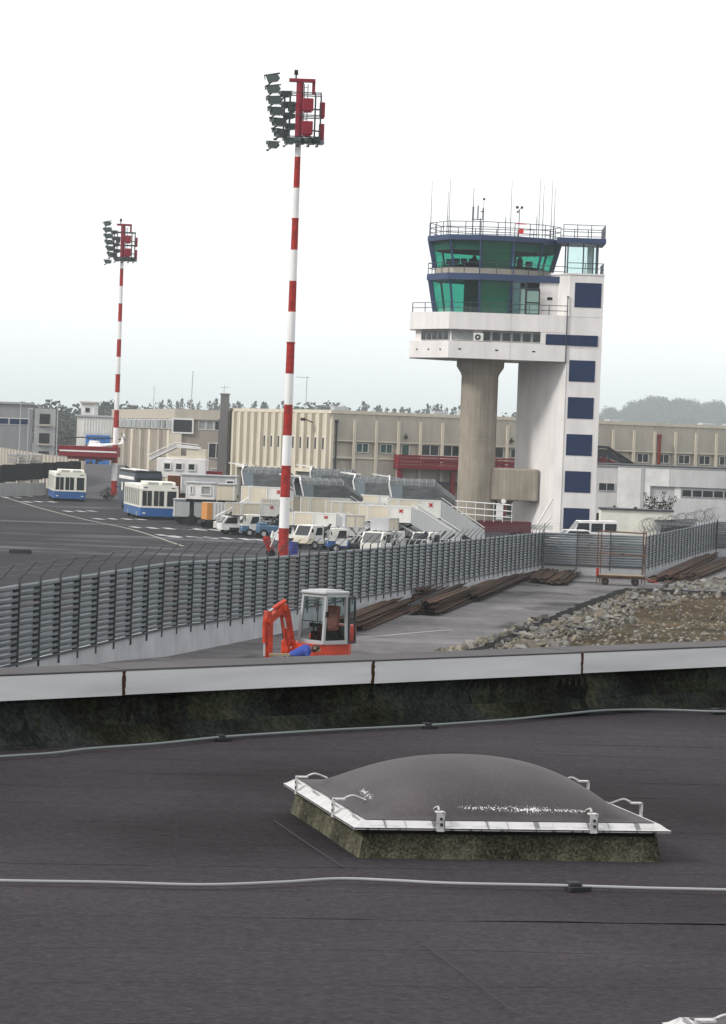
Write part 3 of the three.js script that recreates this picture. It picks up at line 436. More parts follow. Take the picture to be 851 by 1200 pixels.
  P1('rear_panel', M.dark, cab, (b) => b.span(cx0 - 0.02, cx0 + 0.02, cy0 + 0.08, cy0 + 0.48, cz0 + 0.05, cz1 - 0.05)); P1('engine_cover', M.orange, g, (b) => b.rbox(-0.55, 1.2, -0.25, 0.42, 0.5, 0.9, 0.1));
  P1('driver_seat', M.seat, g, (b) => b.rbox(-0.02, 1.32, -0.27, 0.46, 0.14, 0.48, 0.05).rbox(-0.2, 1.66, -0.27, 0.13, 0.6, 0.46, 0.05, 0, 0.12));
  P1('control_levers', M.black, g, (b) => b.span(-0.15, 0.3, 0.94, 1.24, -0.6, -0.46).span(-0.15, 0.3, 0.94, 1.24, -0.08, 0.08).rod(V(0.25, 1.2, -0.5), V(0.3, 1.52, -0.52), 0.022).rod(V(0.25, 1.2, 0), V(0.3, 1.52, 0.02), 0.022).box(0.42, 1.42, -0.28, 0.1, 0.12, 0.5));
  P1('side_mirror', M.black, g, (b) => b.box(cx1 - 0.02, 1.75, cz0 - 0.10, 0.03, 0.16, 0.10).rod(V(cx1 - 0.04, 1.7, cz0), V(cx1 - 0.02, 1.74, cz0 - 0.09), 0.01));
  // boom, dipper, bucket, rams, to the right of the cab
  const z = 0.36, b0 = V(0.80, 0.86, z), k1 = V(0.98, 1.95, z), b1 = V(1.16, 2.16, z);
  P1('swing_post', M.orange, g, (b) => b.rbox(0.86, 0.78, z, 0.34, 0.40, 0.30, 0.05).cyl(0.92, 0.78, z, 0.11, 0.11, 0.5, 16));
  P1('boom', M.orange, g, (b) => b.side([[0.68, 0.86], [0.92, 0.82], [1.10, 1.42], [1.20, 1.70], [1.66, 1.42], [1.72, 1.51], [1.68, 1.59], [1.20, 1.95], [1.04, 1.97], [0.92, 1.78]], z - 0.08, z + 0.08).cyl(1.67, 1.50, z, 0.085, 0.085, 0.24, 14, Math.PI / 2).cyl(1.1, 1.82, z, 0.07, 0.07, 0.26, 14, Math.PI / 2));
  const ram = (name, a, c, f, dz = 0) => { const m = a.clone().lerp(c, f), q = V(0, 0, dz), r = P1(name, M.orange, g, (b) => b.rod(a.clone().add(q), m.clone().add(q), 0.062, 10)); P1('piston', M.aluminium, r, (b) => b.rod(m.clone().add(q), c.clone().add(q), 0.03, 8)); };
  ram('boom_cylinder', V(1.0, 0.86, z), V(1.22, 1.60, z), 0.62, -0.15); ram('dipper_cylinder', V(1.06, 2.06, z), V(1.72, 1.74, z), 0.66); ram('bucket_cylinder', V(1.80, 1.5, z), V(1.77, 0.55, z), 0.62);
  P1('dipper', M.orange, g, (b) => b.side([[1.62, 1.78], [1.76, 1.80], [1.80, 1.58], [1.67, 0.42], [1.53, 0.42], [1.54, 1.44]], z - 0.075, z + 0.075).cyl(1.60, 0.46, z, 0.07, 0.07, 0.22, 12, Math.PI / 2));
  P1('bucket', M.darkSteel, g, (b) => b.side([[1.52, 0.48], [1.74, 0.42], [1.79, 0.2], [1.62, 0.02], [1.32, 0.02], [1.30, 0.07], [1.56, 0.09], [1.67, 0.22], [1.62, 0.35], [1.48, 0.40]], z - 0.26, z + 0.26));
  P1('hydraulic_hose', M.black, g, (b) => b.tube([V(0.95, 1.0, z + 0.12), V(0.98, 1.4, z + 0.19), V(1.12, 1.75, z + 0.13), V(1.45, 1.75, z + 0.1)], 0.022, 24).tube([V(1.60, 1.45, z + 0.10), V(1.46, 1.1, z + 0.16), V(1.54, 0.8, z + 0.11)], 0.02, 16));
}

// ---------------------------------------------------------------- worker stooping in front of the excavator
{
  const p = at(356, 600, 86.4); p.y = yardY(86.4);
  const cap = (q, a, b, ra, rb) => { const d = b.clone().sub(a), h = Math.min(1, Math.max(0, q.clone().sub(a).dot(d) / d.lengthSq())); return q.distanceTo(a.clone().addScaledVector(d, h)) - (ra + (rb - ra) * h); };
  const smin = (a, b, k) => { const h = clamp01(0.5 + 0.5 * (b - a) / k); return b + (a - b) * h - k * h * (1 - h); };
  function sdf(bones, c, half, res, k = 0.05, cut) {
    const mc = new MarchingCubes(res, M.skin, false, false, 60000); mc.isolation = 0; const q = V();
    for (let z = 0; z < res; z++) for (let y = 0; y < res; y++) for (let x = 0; x < res; x++) {
      q.set((x - res / 2) / (res / 2) * half + c.x, (y - res / 2) / (res / 2) * half + c.y, (z - res / 2) / (res / 2) * half + c.z);
      let d = 9; for (const [a, b, ra, rb] of bones) d = smin(d, cap(q, a, b, ra, rb), k);
      if (cut) d = Math.max(d, cut(q)); mc.field[x + y * res + z * res * res] = -d;
    }
    mc.update(); const n = mc.count, g = new THREE.BufferGeometry(), P = mc.positionArray.slice(0, n * 3), N = mc.normalArray.slice(0, n * 3);
    for (let i = 0; i < n; i++) { P[i * 3] = P[i * 3] * half + c.x; P[i * 3 + 1] = P[i * 3 + 1] * half + c.y; P[i * 3 + 2] = P[i * 3 + 2] * half + c.z; }
    g.setAttribute('position', new THREE.BufferAttribute(P, 3)); g.setAttribute('normal', new THREE.BufferAttribute(N, 3)); g.setAttribute('uv', new THREE.BufferAttribute(new Float32Array(n * 2), 2)); metreUV(g); return g;
  }
  const g = thing('person', 'person in a blue jacket stooping low in front of the orange excavator', 'person', p, 0); g.scale.setScalar(0.92);
  // local x to the right of the picture, z towards the camera: hips at the left, back level, head to the right
  const hip = V(-0.16, 0.80, 0), chest = V(0.20, 0.985, 0.02), neck = V(0.34, 1.02, 0.03), head = V(0.46, 1.05, 0.05);
  const legs = [[-1, 0.10], [1, -0.1]].flatMap(([s, x]) => { const h = hip.clone().add(V(0, -0.03, s * 0.09)), kn = V(0.03 + x * 0.6, 0.45, s * 0.13), an = V(-0.10 + x, 0.08, s * 0.14); return [[h, kn, 0.095, 0.065], [kn, an, 0.062, 0.042], [an.clone().add(V(-0.02, -0.04, 0)), an.clone().add(V(0.15, -0.045, s * 0.02)), 0.042, 0.034]]; });
  const arms = [[-1, V(0.42, 0.44, -0.14)], [1, V(0.50, 0.42, 0.18)]].flatMap(([s, w]) => { const sh = V(0.24, 0.97, s * 0.19), el = V(0.30, 0.70, s * 0.24); return [[sh, el, 0.052, 0.042], [el, w, 0.04, 0.028]]; });
  const fingers = [[-1, V(0.42, 0.44, -0.14)], [1, V(0.50, 0.42, 0.18)]].flatMap(([s, w]) => { const r = [[w, w.clone().add(V(0.03, -0.07, 0)), 0.028, 0.03]]; for (let k = 0; k < 4; k++) r.push([w.clone().add(V(0.035, -0.08, -0.03 + 0.02 * k)), w.clone().add(V(0.06 - 0.004 * k, -0.145 + 0.008 * Math.abs(k - 1), -0.033 + 0.022 * k)), 0.010, 0.008]); r.push([w.clone().add(V(0.03, -0.03, -0.02 * s)), w.clone().add(V(0.08, -0.07, -0.045 * s)), 0.011, 0.009]); return r; });
  const torso = [[hip, chest, 0.135, 0.165], [hip.clone().add(V(0, 0, -0.07)), hip.clone().add(V(0, 0, 0.07)), 0.11, 0.11], [V(0.22, 0.985, -0.14), V(0.22, 0.985, 0.14), 0.075, 0.075]];
  const headB = [[chest, neck, 0.08, 0.058], [neck, head, 0.055, 0.06], [head, V(0.53, 1.07, 0.06), 0.098, 0.088], [V(0.58, 1.0, 0.07), V(0.55, 0.985, 0.07), 0.05, 0.045], [V(0.615, 1.045, 0.075), V(0.63, 1.03, 0.078), 0.016, 0.014], [V(0.47, 1.05, 0.15), V(0.48, 1.07, 0.155), 0.014, 0.02], [V(0.47, 1.05, -0.05), V(0.48, 1.07, -0.055), 0.014, 0.02]];
  const body = new MB(); body.add(sdf([...torso, ...legs, ...arms, ...headB], V(0.15, 0.58, 0), 0.72, 96, 0.035));
  for (const s of [0, 1]) body.add(sdf(fingers.slice(s * 6, s * 6 + 6), V(s ? 0.53 : 0.45, 0.35, s ? 0.18 : -0.14), 0.14, 56, 0.006));
  body.build('body', M.skin, g, true);
  const fat = (B, e) => B.map(([a, b, x, y]) => [a, b, x + e, y + e]);
  meshOf('jacket', sdf(fat([...torso, ...arms], 0.018), V(0.15, 0.75, 0), 0.62, 88, 0.05, (q) => Math.max(-0.16 - 0.12 - q.x, 0.49 - q.y)), M.jacket, g);
  meshOf('trousers', sdf(fat([torso[1], ...legs.filter((_, i) => i % 3 < 2)], 0.016), V(-0.02, 0.48, 0), 0.52, 72, 0.04, (q) => Math.max(q.y - 0.86, 0.09 - q.y)), M.trousers, g);
  meshOf('hair', sdf([[head, V(0.53, 1.075, 0.06), 0.108, 0.096]], V(0.5, 1.06, 0.05), 0.18, 48, 0.02, (q) => (q.x - 0.60) * 0.7 - (q.y - 1.03)), M.hair, g);
  P1('boot', M.black, g, (b) => { for (const [s, x] of [[-1, 0.10], [1, -0.1]]) b.rbox(-0.10 + x + 0.06, 0.05, s * 0.15, 0.29, 0.1, 0.11, 0.04); });
  const pl = P1('timber_plank', M.wood, null, (b) => { const q = at(334, 600, 86); b.box(q.x, yardY(86) + 0.80, q.z, 0.55, 0.05, 0.14, 0.1, 0, 0.02); for (const x of [-0.2, 0.2]) b.box(q.x + x, yardY(86) + 0.39, q.z, 0.08, 0.77, 0.14, 0.1); });
  tag(pl, 'pale timber trestle board between the stooping worker and the dipper arm', 'plank');
}

// ---------------------------------------------------------------- rusty steel planks in heaps along the fence
{
  // one pressed steel plank, 1 m long along x
  const shapes = [0.30, 0.24, 0.36].map((w) => { const b = new MB(), h = 0.07, t = 0.012; b.add(new THREE.ExtrudeGeometry(new THREE.Shape([[-w / 2, h], [-w / 4, h], [-w / 6, 0.02], [w / 6, 0.02], [w / 4, h], [w / 2, h], [w / 2, h - t], [w / 4 + 0.02, h - t], [w / 6 + 0.02, 0], [-w / 6 - 0.02, 0], [-w / 4 - 0.02, h - t], [-w / 2, h - t]].map(([a, c]) => new THREE.Vector2(a, c))), { depth: 1, bevelEnabled: false }), new THREE.Matrix4().makeRotationY(Math.PI / 2)); return b.geo(); });
  const rm = [M.rust, M.rust2, M.rust3];
  function heap(a, b, rows, label, group, o = {}) {
    const A = yp(...a), B = yp(...b), dir = B.clone().sub(A), L = dir.length(); dir.normalize(); const side = V(-dir.z, 0, dir.x); if (side.x < 0) side.negate();
    rows.forEach((n, r) => { for (let k = 0; k < n; k++) {
      const m = meshOf('steel_plank', shapes[Math.floor(rnd() * 3)], rm[Math.floor(rnd() * 3)], null); tag(m, label, 'steel plank', group);
      const l = L * rr(0.72, 1.0) * (o.len ?? 1), s = (k - (n - 1) / 2) * 0.34 + rr(-0.05, 0.05), p = A.clone().addScaledVector(dir, rr(0, L - l * 0.9) * 0.6).addScaledVector(side, s), e = p.clone().addScaledVector(dir, l).addScaledVector(side, rr(-0.2, 0.2));
      p.y = yardY(-p.z) + 0.02 + (o.lift ?? 0) + r * 0.105 + rr(0, 0.02); e.y = yardY(-e.z) + 0.02 + (o.lift ?? 0) + r * 0.105 + rr(0, 0.03) + (o.rise ?? 0);
      const x = e.clone().sub(p).normalize(), z = x.clone().cross(V(0, 1, 0)).normalize(), y = z.clone().cross(x).applyAxisAngle(x, rr(-0.15, 0.15)); const z2 = x.clone().cross(y);
      new THREE.Matrix4().makeBasis(x, y, z2).scale(V(l, 1.15, 1.1)).setPosition(p).decompose(m.position, m.quaternion, m.scale); m.matrix.compose(m.position, m.quaternion, m.scale);
    } });
  }
  heap([403, 741], [480, 708], [4, 4, 4, 3, 2], 'rusty steel plank in the low heap right beside the excavator cab', 'planks heaped by the excavator');
  heap([497, 722], [548, 698], [4, 4, 3, 3, 3, 2], 'rusty steel plank in the tallest heap midway along the fence', 'planks in the tall heap');
  heap([478, 712], [532, 690], [3, 4, 4, 3], 'rusty steel plank in the upper bundle lying on the tallest heap', 'planks bundled on the tall heap', { lift: 0.40 });
  heap([545, 706], [622, 672], [4, 4, 4, 3], 'rusty steel plank in the long thin heap against the far stretch of fence wall', 'planks in the long heap');
  heap([628, 685], [655, 664], [3, 3, 3], 'rusty steel plank in the short heap at the inner fence corner', 'planks in the corner heap');
  heap([650, 687], [672, 670], [4, 4, 2], 'rusty steel plank in the loose heap between the fence corner and the trolley', 'planks left of the trolley');
  heap([770, 684], [838, 652], [4, 4, 3, 3], 'rusty steel plank in the heap below the razor wire fence', 'planks below the razor wire', { len: 0.9 });
  heap([800, 682], [870, 655], [4, 4, 4, 3], 'rusty steel plank in the heap at the edge of the dirt below the razor wire', 'planks beside the dirt');
  heap([762, 678], [800, 683], [2, 2], 'rusty steel plank lying crosswise in front of the razor wire heap', 'crosswise planks', { rise: 0.1 });
}

// ---------------------------------------------------------------- rusty trolley
{
  const p = yp(727, 686), g = thing('rack_trolley', 'rusty four-wheeled trolley with tall pipe rack in front of the pale fence', 'trolley', p, -0.06), s = 1.42;
  P1('deck', M.rust3, g, (b) => b.span(-s, s, 0.50, 0.58, -0.6, 0.6).span(-s, s, 0.40, 0.50, 0.5, 0.56).span(-s, s, 0.40, 0.50, -0.56, -0.5)); P1('deck_board', M.wood, g, (b) => b.span(-s + 0.06, s - 0.06, 0.583, 0.62, -0.56, 0.56));
  for (const x of [-0.9, 0.85]) for (const z of [-0.48, 0.48]) { const w = P1('wheel', M.rubber, g, (b) => b.cyl(x, 0.22, z, 0.22, 0.22, 0.13, 18, Math.PI / 2)); P1('hub', M.rust3, w, (b) => b.cyl(x, 0.22, z, 0.09, 0.09, 0.15, 12, Math.PI / 2)); }
  P1('axle', M.dark, g, (b) => { for (const x of [-0.9, 0.85]) b.box(x, 0.3, 0, 0.1, 0.16, 0.8); });
  const rk = mat([0.17, 0.125, 0.105], 0.8, { map: T.rust });
  for (const [x, z] of [[-s + 0.02, 0.52], [-s + 0.22, -0.52], [s - 0.02, 0.52], [s - 0.16, -0.52]]) P1('upright', rk, g, (b) => b.rod(V(x, 0.1, z), V(x, 3.2, z), 0.032));
  for (const y of [3.15, 1.85]) for (const z of [0.52, -0.52]) P1('rail', rk, g, (b) => b.rod(V(-s + 0.02, y, z), V(s - 0.02, y - 0.06, z), 0.03));
  for (const y of [3.15, 1.85]) P1('end_rail', rk, g, (b) => b.rod(V(-s + 0.02, y, 0.52), V(-s + 0.22, y, -0.52), 0.03).rod(V(s - 0.02, y - 0.06, 0.52), V(s - 0.16, y - 0.06, -0.52), 0.03));
  P1('coupling', M.mastRed, g, (b) => b.rbox(-s + 0.05, 0.75, 0.52, 0.16, 0.5, 0.16, 0.03).rod(V(s, 0.45, 0), V(s + 0.75, 0.25, 0.2), 0.035)); P1('rail_clamp', M.dark, g, (b) => b.box(0.05, 1.83, 0.52, 0.16, 0.1, 0.1));
}

// ---------------------------------------------------------------- broken concrete by the trench
{
  const variants = []; for (let v = 0; v < 6; v++) { const g = v % 2 ? new THREE.BoxGeometry(0.85, 0.62, 0.7).toNonIndexed() : new THREE.IcosahedronGeometry(0.5, 0), p = g.attributes.position, key = {}; for (let i = 0; i < p.count; i++) { const k = [p.getX(i), p.getY(i), p.getZ(i)].map((x) => x.toFixed(2)).join(); key[k] ??= rr(0.62, 1.25); p.setXYZ(i, p.getX(i) * key[k] * 1.15, p.getY(i) * key[k] * 0.6, p.getZ(i) * key[k]); } g.computeVertexNormals(); metreUV(g); variants.push(g); }
  const mats = [M.chunkA, M.chunkB, M.chunkC, M.chunkB];
  const spots = []; const inBand = () => { // along the broken edge, spreading into the dirt
    const r = rnd(), edge = (x) => lerpTab([[500, 772], [530, 766], [575, 751], [610, 738], [634, 728], [668, 713], [700, 701], [733, 690], [775, 691], [800, 683], [870, 677]], x); const px = r < 0.48 ? rr(505, 640) : r < 0.86 ? rr(600, 745) : rr(735, 862), e = edge(px), py = r < 0.48 ? e + rr(-4, 28) : r < 0.86 ? e + 2 + 30 * Math.pow(rnd(), 1.2) : e + rr(-1, 16); return [px, Math.min(py, 790)]; };
  for (let i = 0; i < 240; i++) { const [px, py] = inBand(), p = yp(px, py); spots.push([p, rr(0.16, 0.5)]); }
  for (const [p, s] of spots) { const mi = Math.floor(rnd() * 4), o = meshOf('concrete_chunk', variants[Math.floor(rnd() * 6)], mats[mi], null); tag(o, ['pale grey', 'dark grey', 'brownish', 'dark grey'][mi] + (s > 0.38 ? ' large' : s < 0.25 ? ' small' : '') + ' lump of broken concrete in the rubble along the trench', 'rubble', 'broken concrete along the trench'); const inD = p.x > trenchX(-p.z); o.position.set(p.x, (inD ? dirtY(p.x, -p.z) + 0.1 : yardY(-p.z)) + s * 0.2, p.z); o.rotation.set(rr(-0.5, 0.5), rr(0, 6), rr(-0.5, 0.5)); o.scale.set(s * rr(0.8, 1.5), s * rr(0.7, 1.2), s); }
  const N = 4200, im = new THREE.InstancedMesh(variants[0], mat([1, 1, 1], 0.95), N), m = new THREE.Matrix4(), q = new THREE.Quaternion(); im.name = 'small_rubble'; im.userData = { kind: 'stuff', label: 'fine rubble and clods scattered over the dirt', category: 'rubble' };
  for (let i = 0; i < N; i++) { let p; const r = rnd(); if (r < 0.62) { const [px, py] = inBand(); p = yp(px, py); } else do p = yp(rr(600, 865), 690 + Math.pow(rnd(), 0.8) * 85); while (p.x < trenchX(-p.z) + 0.3 || -p.z > -trench[7].z); const inD = p.x > trenchX(-p.z), s = rr(0.06, r < 0.62 ? 0.3 : 0.22); q.setFromEuler(new THREE.Euler(rnd() * 6, rnd() * 6, rnd() * 6)); m.compose(V(p.x, (inD ? dirtY(p.x, -p.z) + (r < 0.62 ? 0.06 : -0.02) : yardY(-p.z)) + s * 0.15, p.z), q, V(s * 1.3, s, s)); im.setMatrixAt(i, m); const k = rr(0.07, 0.22), w = rnd() * 0.4; im.setColorAt(i, new THREE.Color().setRGB(k, k * (0.97 - 0.3 * w), k * (0.92 - 0.8 * w))); }
  scene.add(im);
}

// ---------------------------------------------------------------- control tower
{
  const TD = 281, p = V(gx(667, TD) - 0.78, 0, -TD), g = thing('control_tower', 'white concrete air traffic control tower with green glazed cab and navy panels', 'control tower', p, -0.02);
  const sh = [[0, 0], [2.96, 0], [2.5, -7], [-4, -7]];
  P1('stair_shaft', M.towerWhite, g, (b) => b.prism(sh, -0.2, 22.55));
  P1('shaft_coping', M.towerWhite, g, (b) => b.prism([[-0.06, 0.06], [3.02, 0.06], [2.56, -7.06], [-4.06, -7.06]], 22.553, 22.68));
  P1('corner_joint', M.greyPaint, g, (b) => b.span(-0.05, 0.03, 0, 14.9, -0.03, 0.02));
  for (const y of [14.25, 11.05, 7.85, 4.65, 1.45]) P1('navy_panel', M.navy, g, (b) => b.span(0.22, 2.46, y - 0.92, y + 0.92, -0.1, 0.035));
  P1('navy_panel', M.navy, g, (b) => b.span(0.46, 2.76, 19.76, 21.88, -0.1, 0.035)); P1('navy_band', M.navy, g, (b) => b.span(-1.9, 2.6, 16.42, 17.34, -0.02, 0.075));
  P1('shaft_joint_line', M.greyPaint, g, (b) => b.span(-0.01, 2.97, 18.9, 18.94, -0.05, 0.012).span(-0.01, 2.97, 16.2, 16.23, -0.05, 0.012));
  // pillar with a flared head, and the link to the shaft
  P1('pillar', M.pillar, g, (b) => b.add(new THREE.LatheGeometry([[1.62, -0.2], [1.62, 8.0], [1.59, 8.03], [1.62, 8.06], [1.62, 13.55], [1.72, 13.8], [2.08, 14.35], [2.10, 15.02]].map(([a, c]) => new THREE.Vector2(a, c)), 40), new THREE.Matrix4().makeTranslation(-7.4, 0, -4)));
  P1('link_duct', M.pillar, g, (b) => b.add(new RoundedBoxGeometry(4.2, 2.85, 1.9, 3, 0.16), new THREE.Matrix4().makeTranslation(-4.05, 4.15, -3.9)));
  // platform: two parapet bands and a recessed strip of windows
  const plat = (e) => [[-10.3 - e * 0.5, 0.05 + e], [-0.0, 0.05 + e], [-0.0, -6], [-3.6, -11.8 - e], [-10.4, -11.8 - e], [-13.7 - e, -8.4], [-13.7 - e, -5]];
  const slab = P1('platform_lower_band', M.towerWhite, g, (b) => b.prism(plat(0), 15.0, 16.48)); P1('platform_upper_band', M.towerWhite, g, (b) => b.prism(plat(0.02), 17.5, 18.98));
  P1('platform_joint', M.greyPaint, g, (b) => { for (const x of [-4.95]) b.span(x - 0.025, x + 0.025, 15.02, 16.46, 0.0, 0.058).span(x - 0.025, x + 0.025, 17.52, 18.96, 0.0, 0.078); });
  P1('recess_wall', M.towerWhite, g, (b) => b.prism([[-10.1, -0.55], [-0.1, -0.55], [-0.1, -6], [-3.6, -11.4], [-10.2, -11.4], [-13.2, -8.3], [-13.2, -5.2]], 16.478, 17.502));
  P1('recess_end', M.towerWhite, g, (b) => b.span(-2.35, -0.02, 16.485, 17.495, -0.6, 0.045));
  for (let k = 0; k < 6; k++) win(g, -7.05 + k * 0.88, 16.98, -0.48, 0.82, 0.86, { t: 0.06, frame: M.greyPanel });
  for (let k = 0; k < 2; k++) win(g, -9.6 + k * 0.95, 16.98, -0.48, 0.9, 0.86, { t: 0.05, frame: M.greyPanel, glass: M.shutter });
  { const lw = new THREE.Group(), d = Math.atan2(-(-0.55 + 5.2), 3.1); for (let k = 0; k < 5; k++) { const f = 0.1 + 0.16 * k, x = -10.15 - 3.05 * f, z = -0.55 - 4.65 * f; const b = new MB(); b.box(x - 0.05, 16.98, z + 0.03, 0.8, 0.86, 0.06, -Math.atan2(4.65, 3.05) + Math.PI); const w = b.build('window', M.greyPanel, g); P1('pane', M.window, w, (q) => q.box(x - 0.09, 16.98, z + 0.055, 0.68, 0.74, 0.05, -Math.atan2(4.65, 3.05) + Math.PI)); } }
  const ac = P1('air_conditioner', M.frame, g, (b) => b.rbox(-7.72, 16.86, -0.15, 0.86, 0.68, 0.36, 0.04)); P1('fan_grille', M.dark, ac, (b) => b.cyl(-7.78, 16.86, 0.04, 0.25, 0.25, 0.03, 20, Math.PI / 2)); P1('fan_hub', M.frame, ac, (b) => b.cyl(-7.78, 16.86, 0.06, 0.09, 0.09, 0.02, 12, Math.PI / 2));
  for (const x of [-9.3, -6.1, -2.9]) P1('scupper', M.black, g, (b) => b.span(x - 0.13, x + 0.13, 15.72, 15.84, 0.0, 0.062));
  for (const f of [0.2, 0.5, 0.8]) P1('scupper', M.black, g, (b) => b.box(-10.3 - 3.4 * f - 0.01, 15.72, 0.05 - 5.05 * f, 0.2, 0.12, 0.05, -Math.atan2(5.05, 3.4) + Math.PI));
  // the two glazed storeys
  const ctr = [-7, -5.6], ring = [[-12.3, -5.2], [-10.5, -1.5], [-7.84, -0.75], [-4.9, -1.15], [-2.2, -2.7], [-0.75, -5.2], [-1.6, -8.4], [-4.4, -10.6], [-8.2, -10.9], [-11.3, -9.0]];
  const sc = (k, q = ring) => q.map(([x, z]) => [ctr[0] + (x - ctr[0]) * k, ctr[1] + (z - ctr[1]) * k]);
  const v3 = (q, y) => V(q[0], y, q[1]);
  const storey = (y0, y1, k0, k1, dark) => {
    const A = sc(k0), B = sc(k1);
    for (let i = 0; i < 10; i++) {
      const j = (i + 1) % 10, post = P1('mullion', M.steelBlue, g, (b) => b.bar(v3(A[i], y0), v3(B[i], y1), i === 5 || i === 0 ? 0.42 : 0.2, i === 5 || i === 0 ? 0.3 : 0.2));
      const kk = 0.988, a = sc(k0 * kk), c = sc(k1 * kk), m = dark.includes(i) ? M.blind : teal;
      P1('glass_pane', m, g, (b) => b.quads([[v3(a[i], y0), v3(a[j], y0), v3(c[j], y1), v3(c[i], y1)]]));
    }
  };
  M.blind = mat([0.006, 0.10, 0.055], 0.3, { map: T.mottle }); M.blind2 = mat([0.005, 0.05, 0.034], 0.2, { map: T.mottle });
  // floor of the cab, ceiling and roof
  P1('cab_deck', M.steelBlue, g, (b) => b.prism([...sc(1.02).slice(0, 4), [-2.6, -1.45], [-0.06, -1.45], [-0.06, -6], ...sc(1.02).slice(6)], 21.86, 22.42));
  P1('cab_floor', mat([0.16, 0.16, 0.16], 0.9), g, (b) => b.prism(sc(0.85), 22.42, 22.5));
  P1('cab_sill', M.taupeLight, g, (b) => { const a = sc(0.875), c = sc(0.89); for (let i = 0; i < 10; i++) { const j = (i + 1) % 10; b.quads([[v3(a[i], 22.42), v3(a[j], 22.42), v3(c[j], 22.98), v3(c[i], 22.98)]]); } });
  storey(22.95, 25.3, 0.885, 0.985, [2]);
  P1('cab_ceiling', mat([0.22, 0.23, 0.23], 0.9), g, (b) => b.prism(sc(0.94), 24.5, 25.28)); P1('cab_roof', M.steelBlue, g, (b) => b.prism(sc(1.03), 25.3, 25.76));
  // lower storey: glass, with a solid core and the white stair wall on the right
  storey(18.98, 21.86, 0.86, 0.96, [2]);
  P1('core_wall', M.blind2, g, (b) => b.prism([[-7.9, -3.4], [-3.3, -3.4], [-3.3, -8], [-7.9, -8]], 18.98, 21.86));
  P1('partition', M.blind2, g, (b) => b.span(-9.1, -7.9, 18.98, 21.86, -4.6, -4.5));
  P1('landing_wall', M.towerWhite, g, (b) => b.prism([[-2.55, -1.6], [0.0, -1.6], [0.0, -5.6], [-2.55, -5.6]], 18.98, 21.858)); P1('wall_vent', M.black, g, (b) => b.span(-1.85, -1.4, 20.35, 20.6, -1.62, -1.57));
  const dr = P1('balcony_door', M.black, g, (b) => b.span(-3.75, -3.65, 18.99, 21.2, -1.1, -1.0).span(-2.6, -2.5, 18.99, 21.2, -1.1, -1.0).span(-3.65, -2.6, 21.1, 21.2, -1.1, -1.0).span(-3.65, -2.6, 20.0, 20.1, -1.1, -1.0).span(-3.65, -2.6, 18.99, 19.1, -1.1, -1.0)); P1('pane', M.doorPane = mat([0.16, 0.26, 0.23], 0.15), dr, (b) => b.span(-3.65, -2.6, 19.1, 21.1, -1.07, -1.04));
  const sd = P1('door_screen', M.railBlue, g, (b) => b.span(-4.92, -4.86, 18.99, 21.85, -1.1, -1.0).span(-4.86, -2.5, 21.76, 21.85, -1.1, -1.0).span(-4.86, -2.5, 21.22, 21.3, -1.1, -1.0).span(-4.25, -4.19, 18.99, 21.2, -1.1, -1.0).span(-3.8, -3.75, 18.99, 21.2, -1.1, -1.0)); P1('pane', mat([0.03, 0.085, 0.085], 0.12), sd, (b) => b.span(-4.86, -4.25, 18.99, 21.76, -1.08, -1.05)); P1('pane', M.doorPane, sd, (b) => b.span(-4.19, -3.8, 18.99, 21.2, -1.08, -1.05));
  // control room furniture
  P1('console', M.dark, g, (b) => { const a = sc(0.8), c = sc(0.66); for (let i = 0; i < 10; i++) { const j = (i + 1) % 10; b.quads([[v3(a[i], 23.22), v3(a[j], 23.22), v3(c[j], 23.28), v3(c[i], 23.28)], [v3(c[i], 22.5), v3(c[j], 22.5), v3(c[j], 23.28), v3(c[i], 23.28)]]); } });
  for (const [x, z, w] of [[-9.9, -2.9, 0.7], [-9.2, -2.6, 0.55], [-8.5, -2.5, 0.6], [-3.5, -3.6, 0.6], [-10.4, -4.2, 0.7], [-6.2, -9, 0.8], [-8.8, -8.6, 0.9]]) P1('monitor', M.black, g, (b) => b.box(x, 23.52, z, w, 0.46, 0.12, rr(-0.3, 0.3)).box(x, 23.28, z, 0.12, 0.1, 0.1));
  for (const [x, z] of [[-4.3, -3.9], [-8.3, -5.0]]) P1('office_chair', M.black, g, (b) => b.rbox(x, 23.55, z, 0.55, 0.8, 0.14, 0.06).rbox(x, 24.0, z, 0.3, 0.3, 0.14, 0.06).rbox(x, 23.05, z + 0.3, 0.55, 0.12, 0.55, 0.05).cyl(x, 22.75, z + 0.3, 0.05, 0.05, 0.5, 8));
  P1('cabinet', mat([0.05, 0.14, 0.11], 0.6), g, (b) => b.rbox(-8.0, 23.3, -3.0, 0.85, 0.8, 0.4, 0.03));
  // small glazed room above the shaft
  P1('stair_head_roof', M.steelBlue, g, (b) => b.span(-1.2, 3.0, 25.32, 25.74, -6.2, 0.05));
  { const ps = [[-0.25, -0.5], [1.1, -0.5], [2.35, -0.5], [2.35, -3], [2.2, -5.8], [-0.25, -5.8]]; for (const [x, z] of ps) P1('stair_head_post', M.railBlue, g, (b) => b.span(x - 0.06, x + 0.06, 22.68, 25.32, z - 0.06, z + 0.06));
    for (const [i, j] of [[0, 1], [1, 2], [2, 3], [3, 4], [4, 5]]) P1('glass_pane', clear, g, (b) => b.quads([[V(ps[i][0], 22.7, ps[i][1]), V(ps[j][0], 22.7, ps[j][1]), V(ps[j][0], 25.3, ps[j][1]), V(ps[i][0], 25.3, ps[i][1])]]));
    P1('blind_panel', mat([0.30, 0.38, 0.37], 0.7), g, (b) => b.span(1.5, 1.95, 22.7, 25.3, -2.0, -1.95)); }
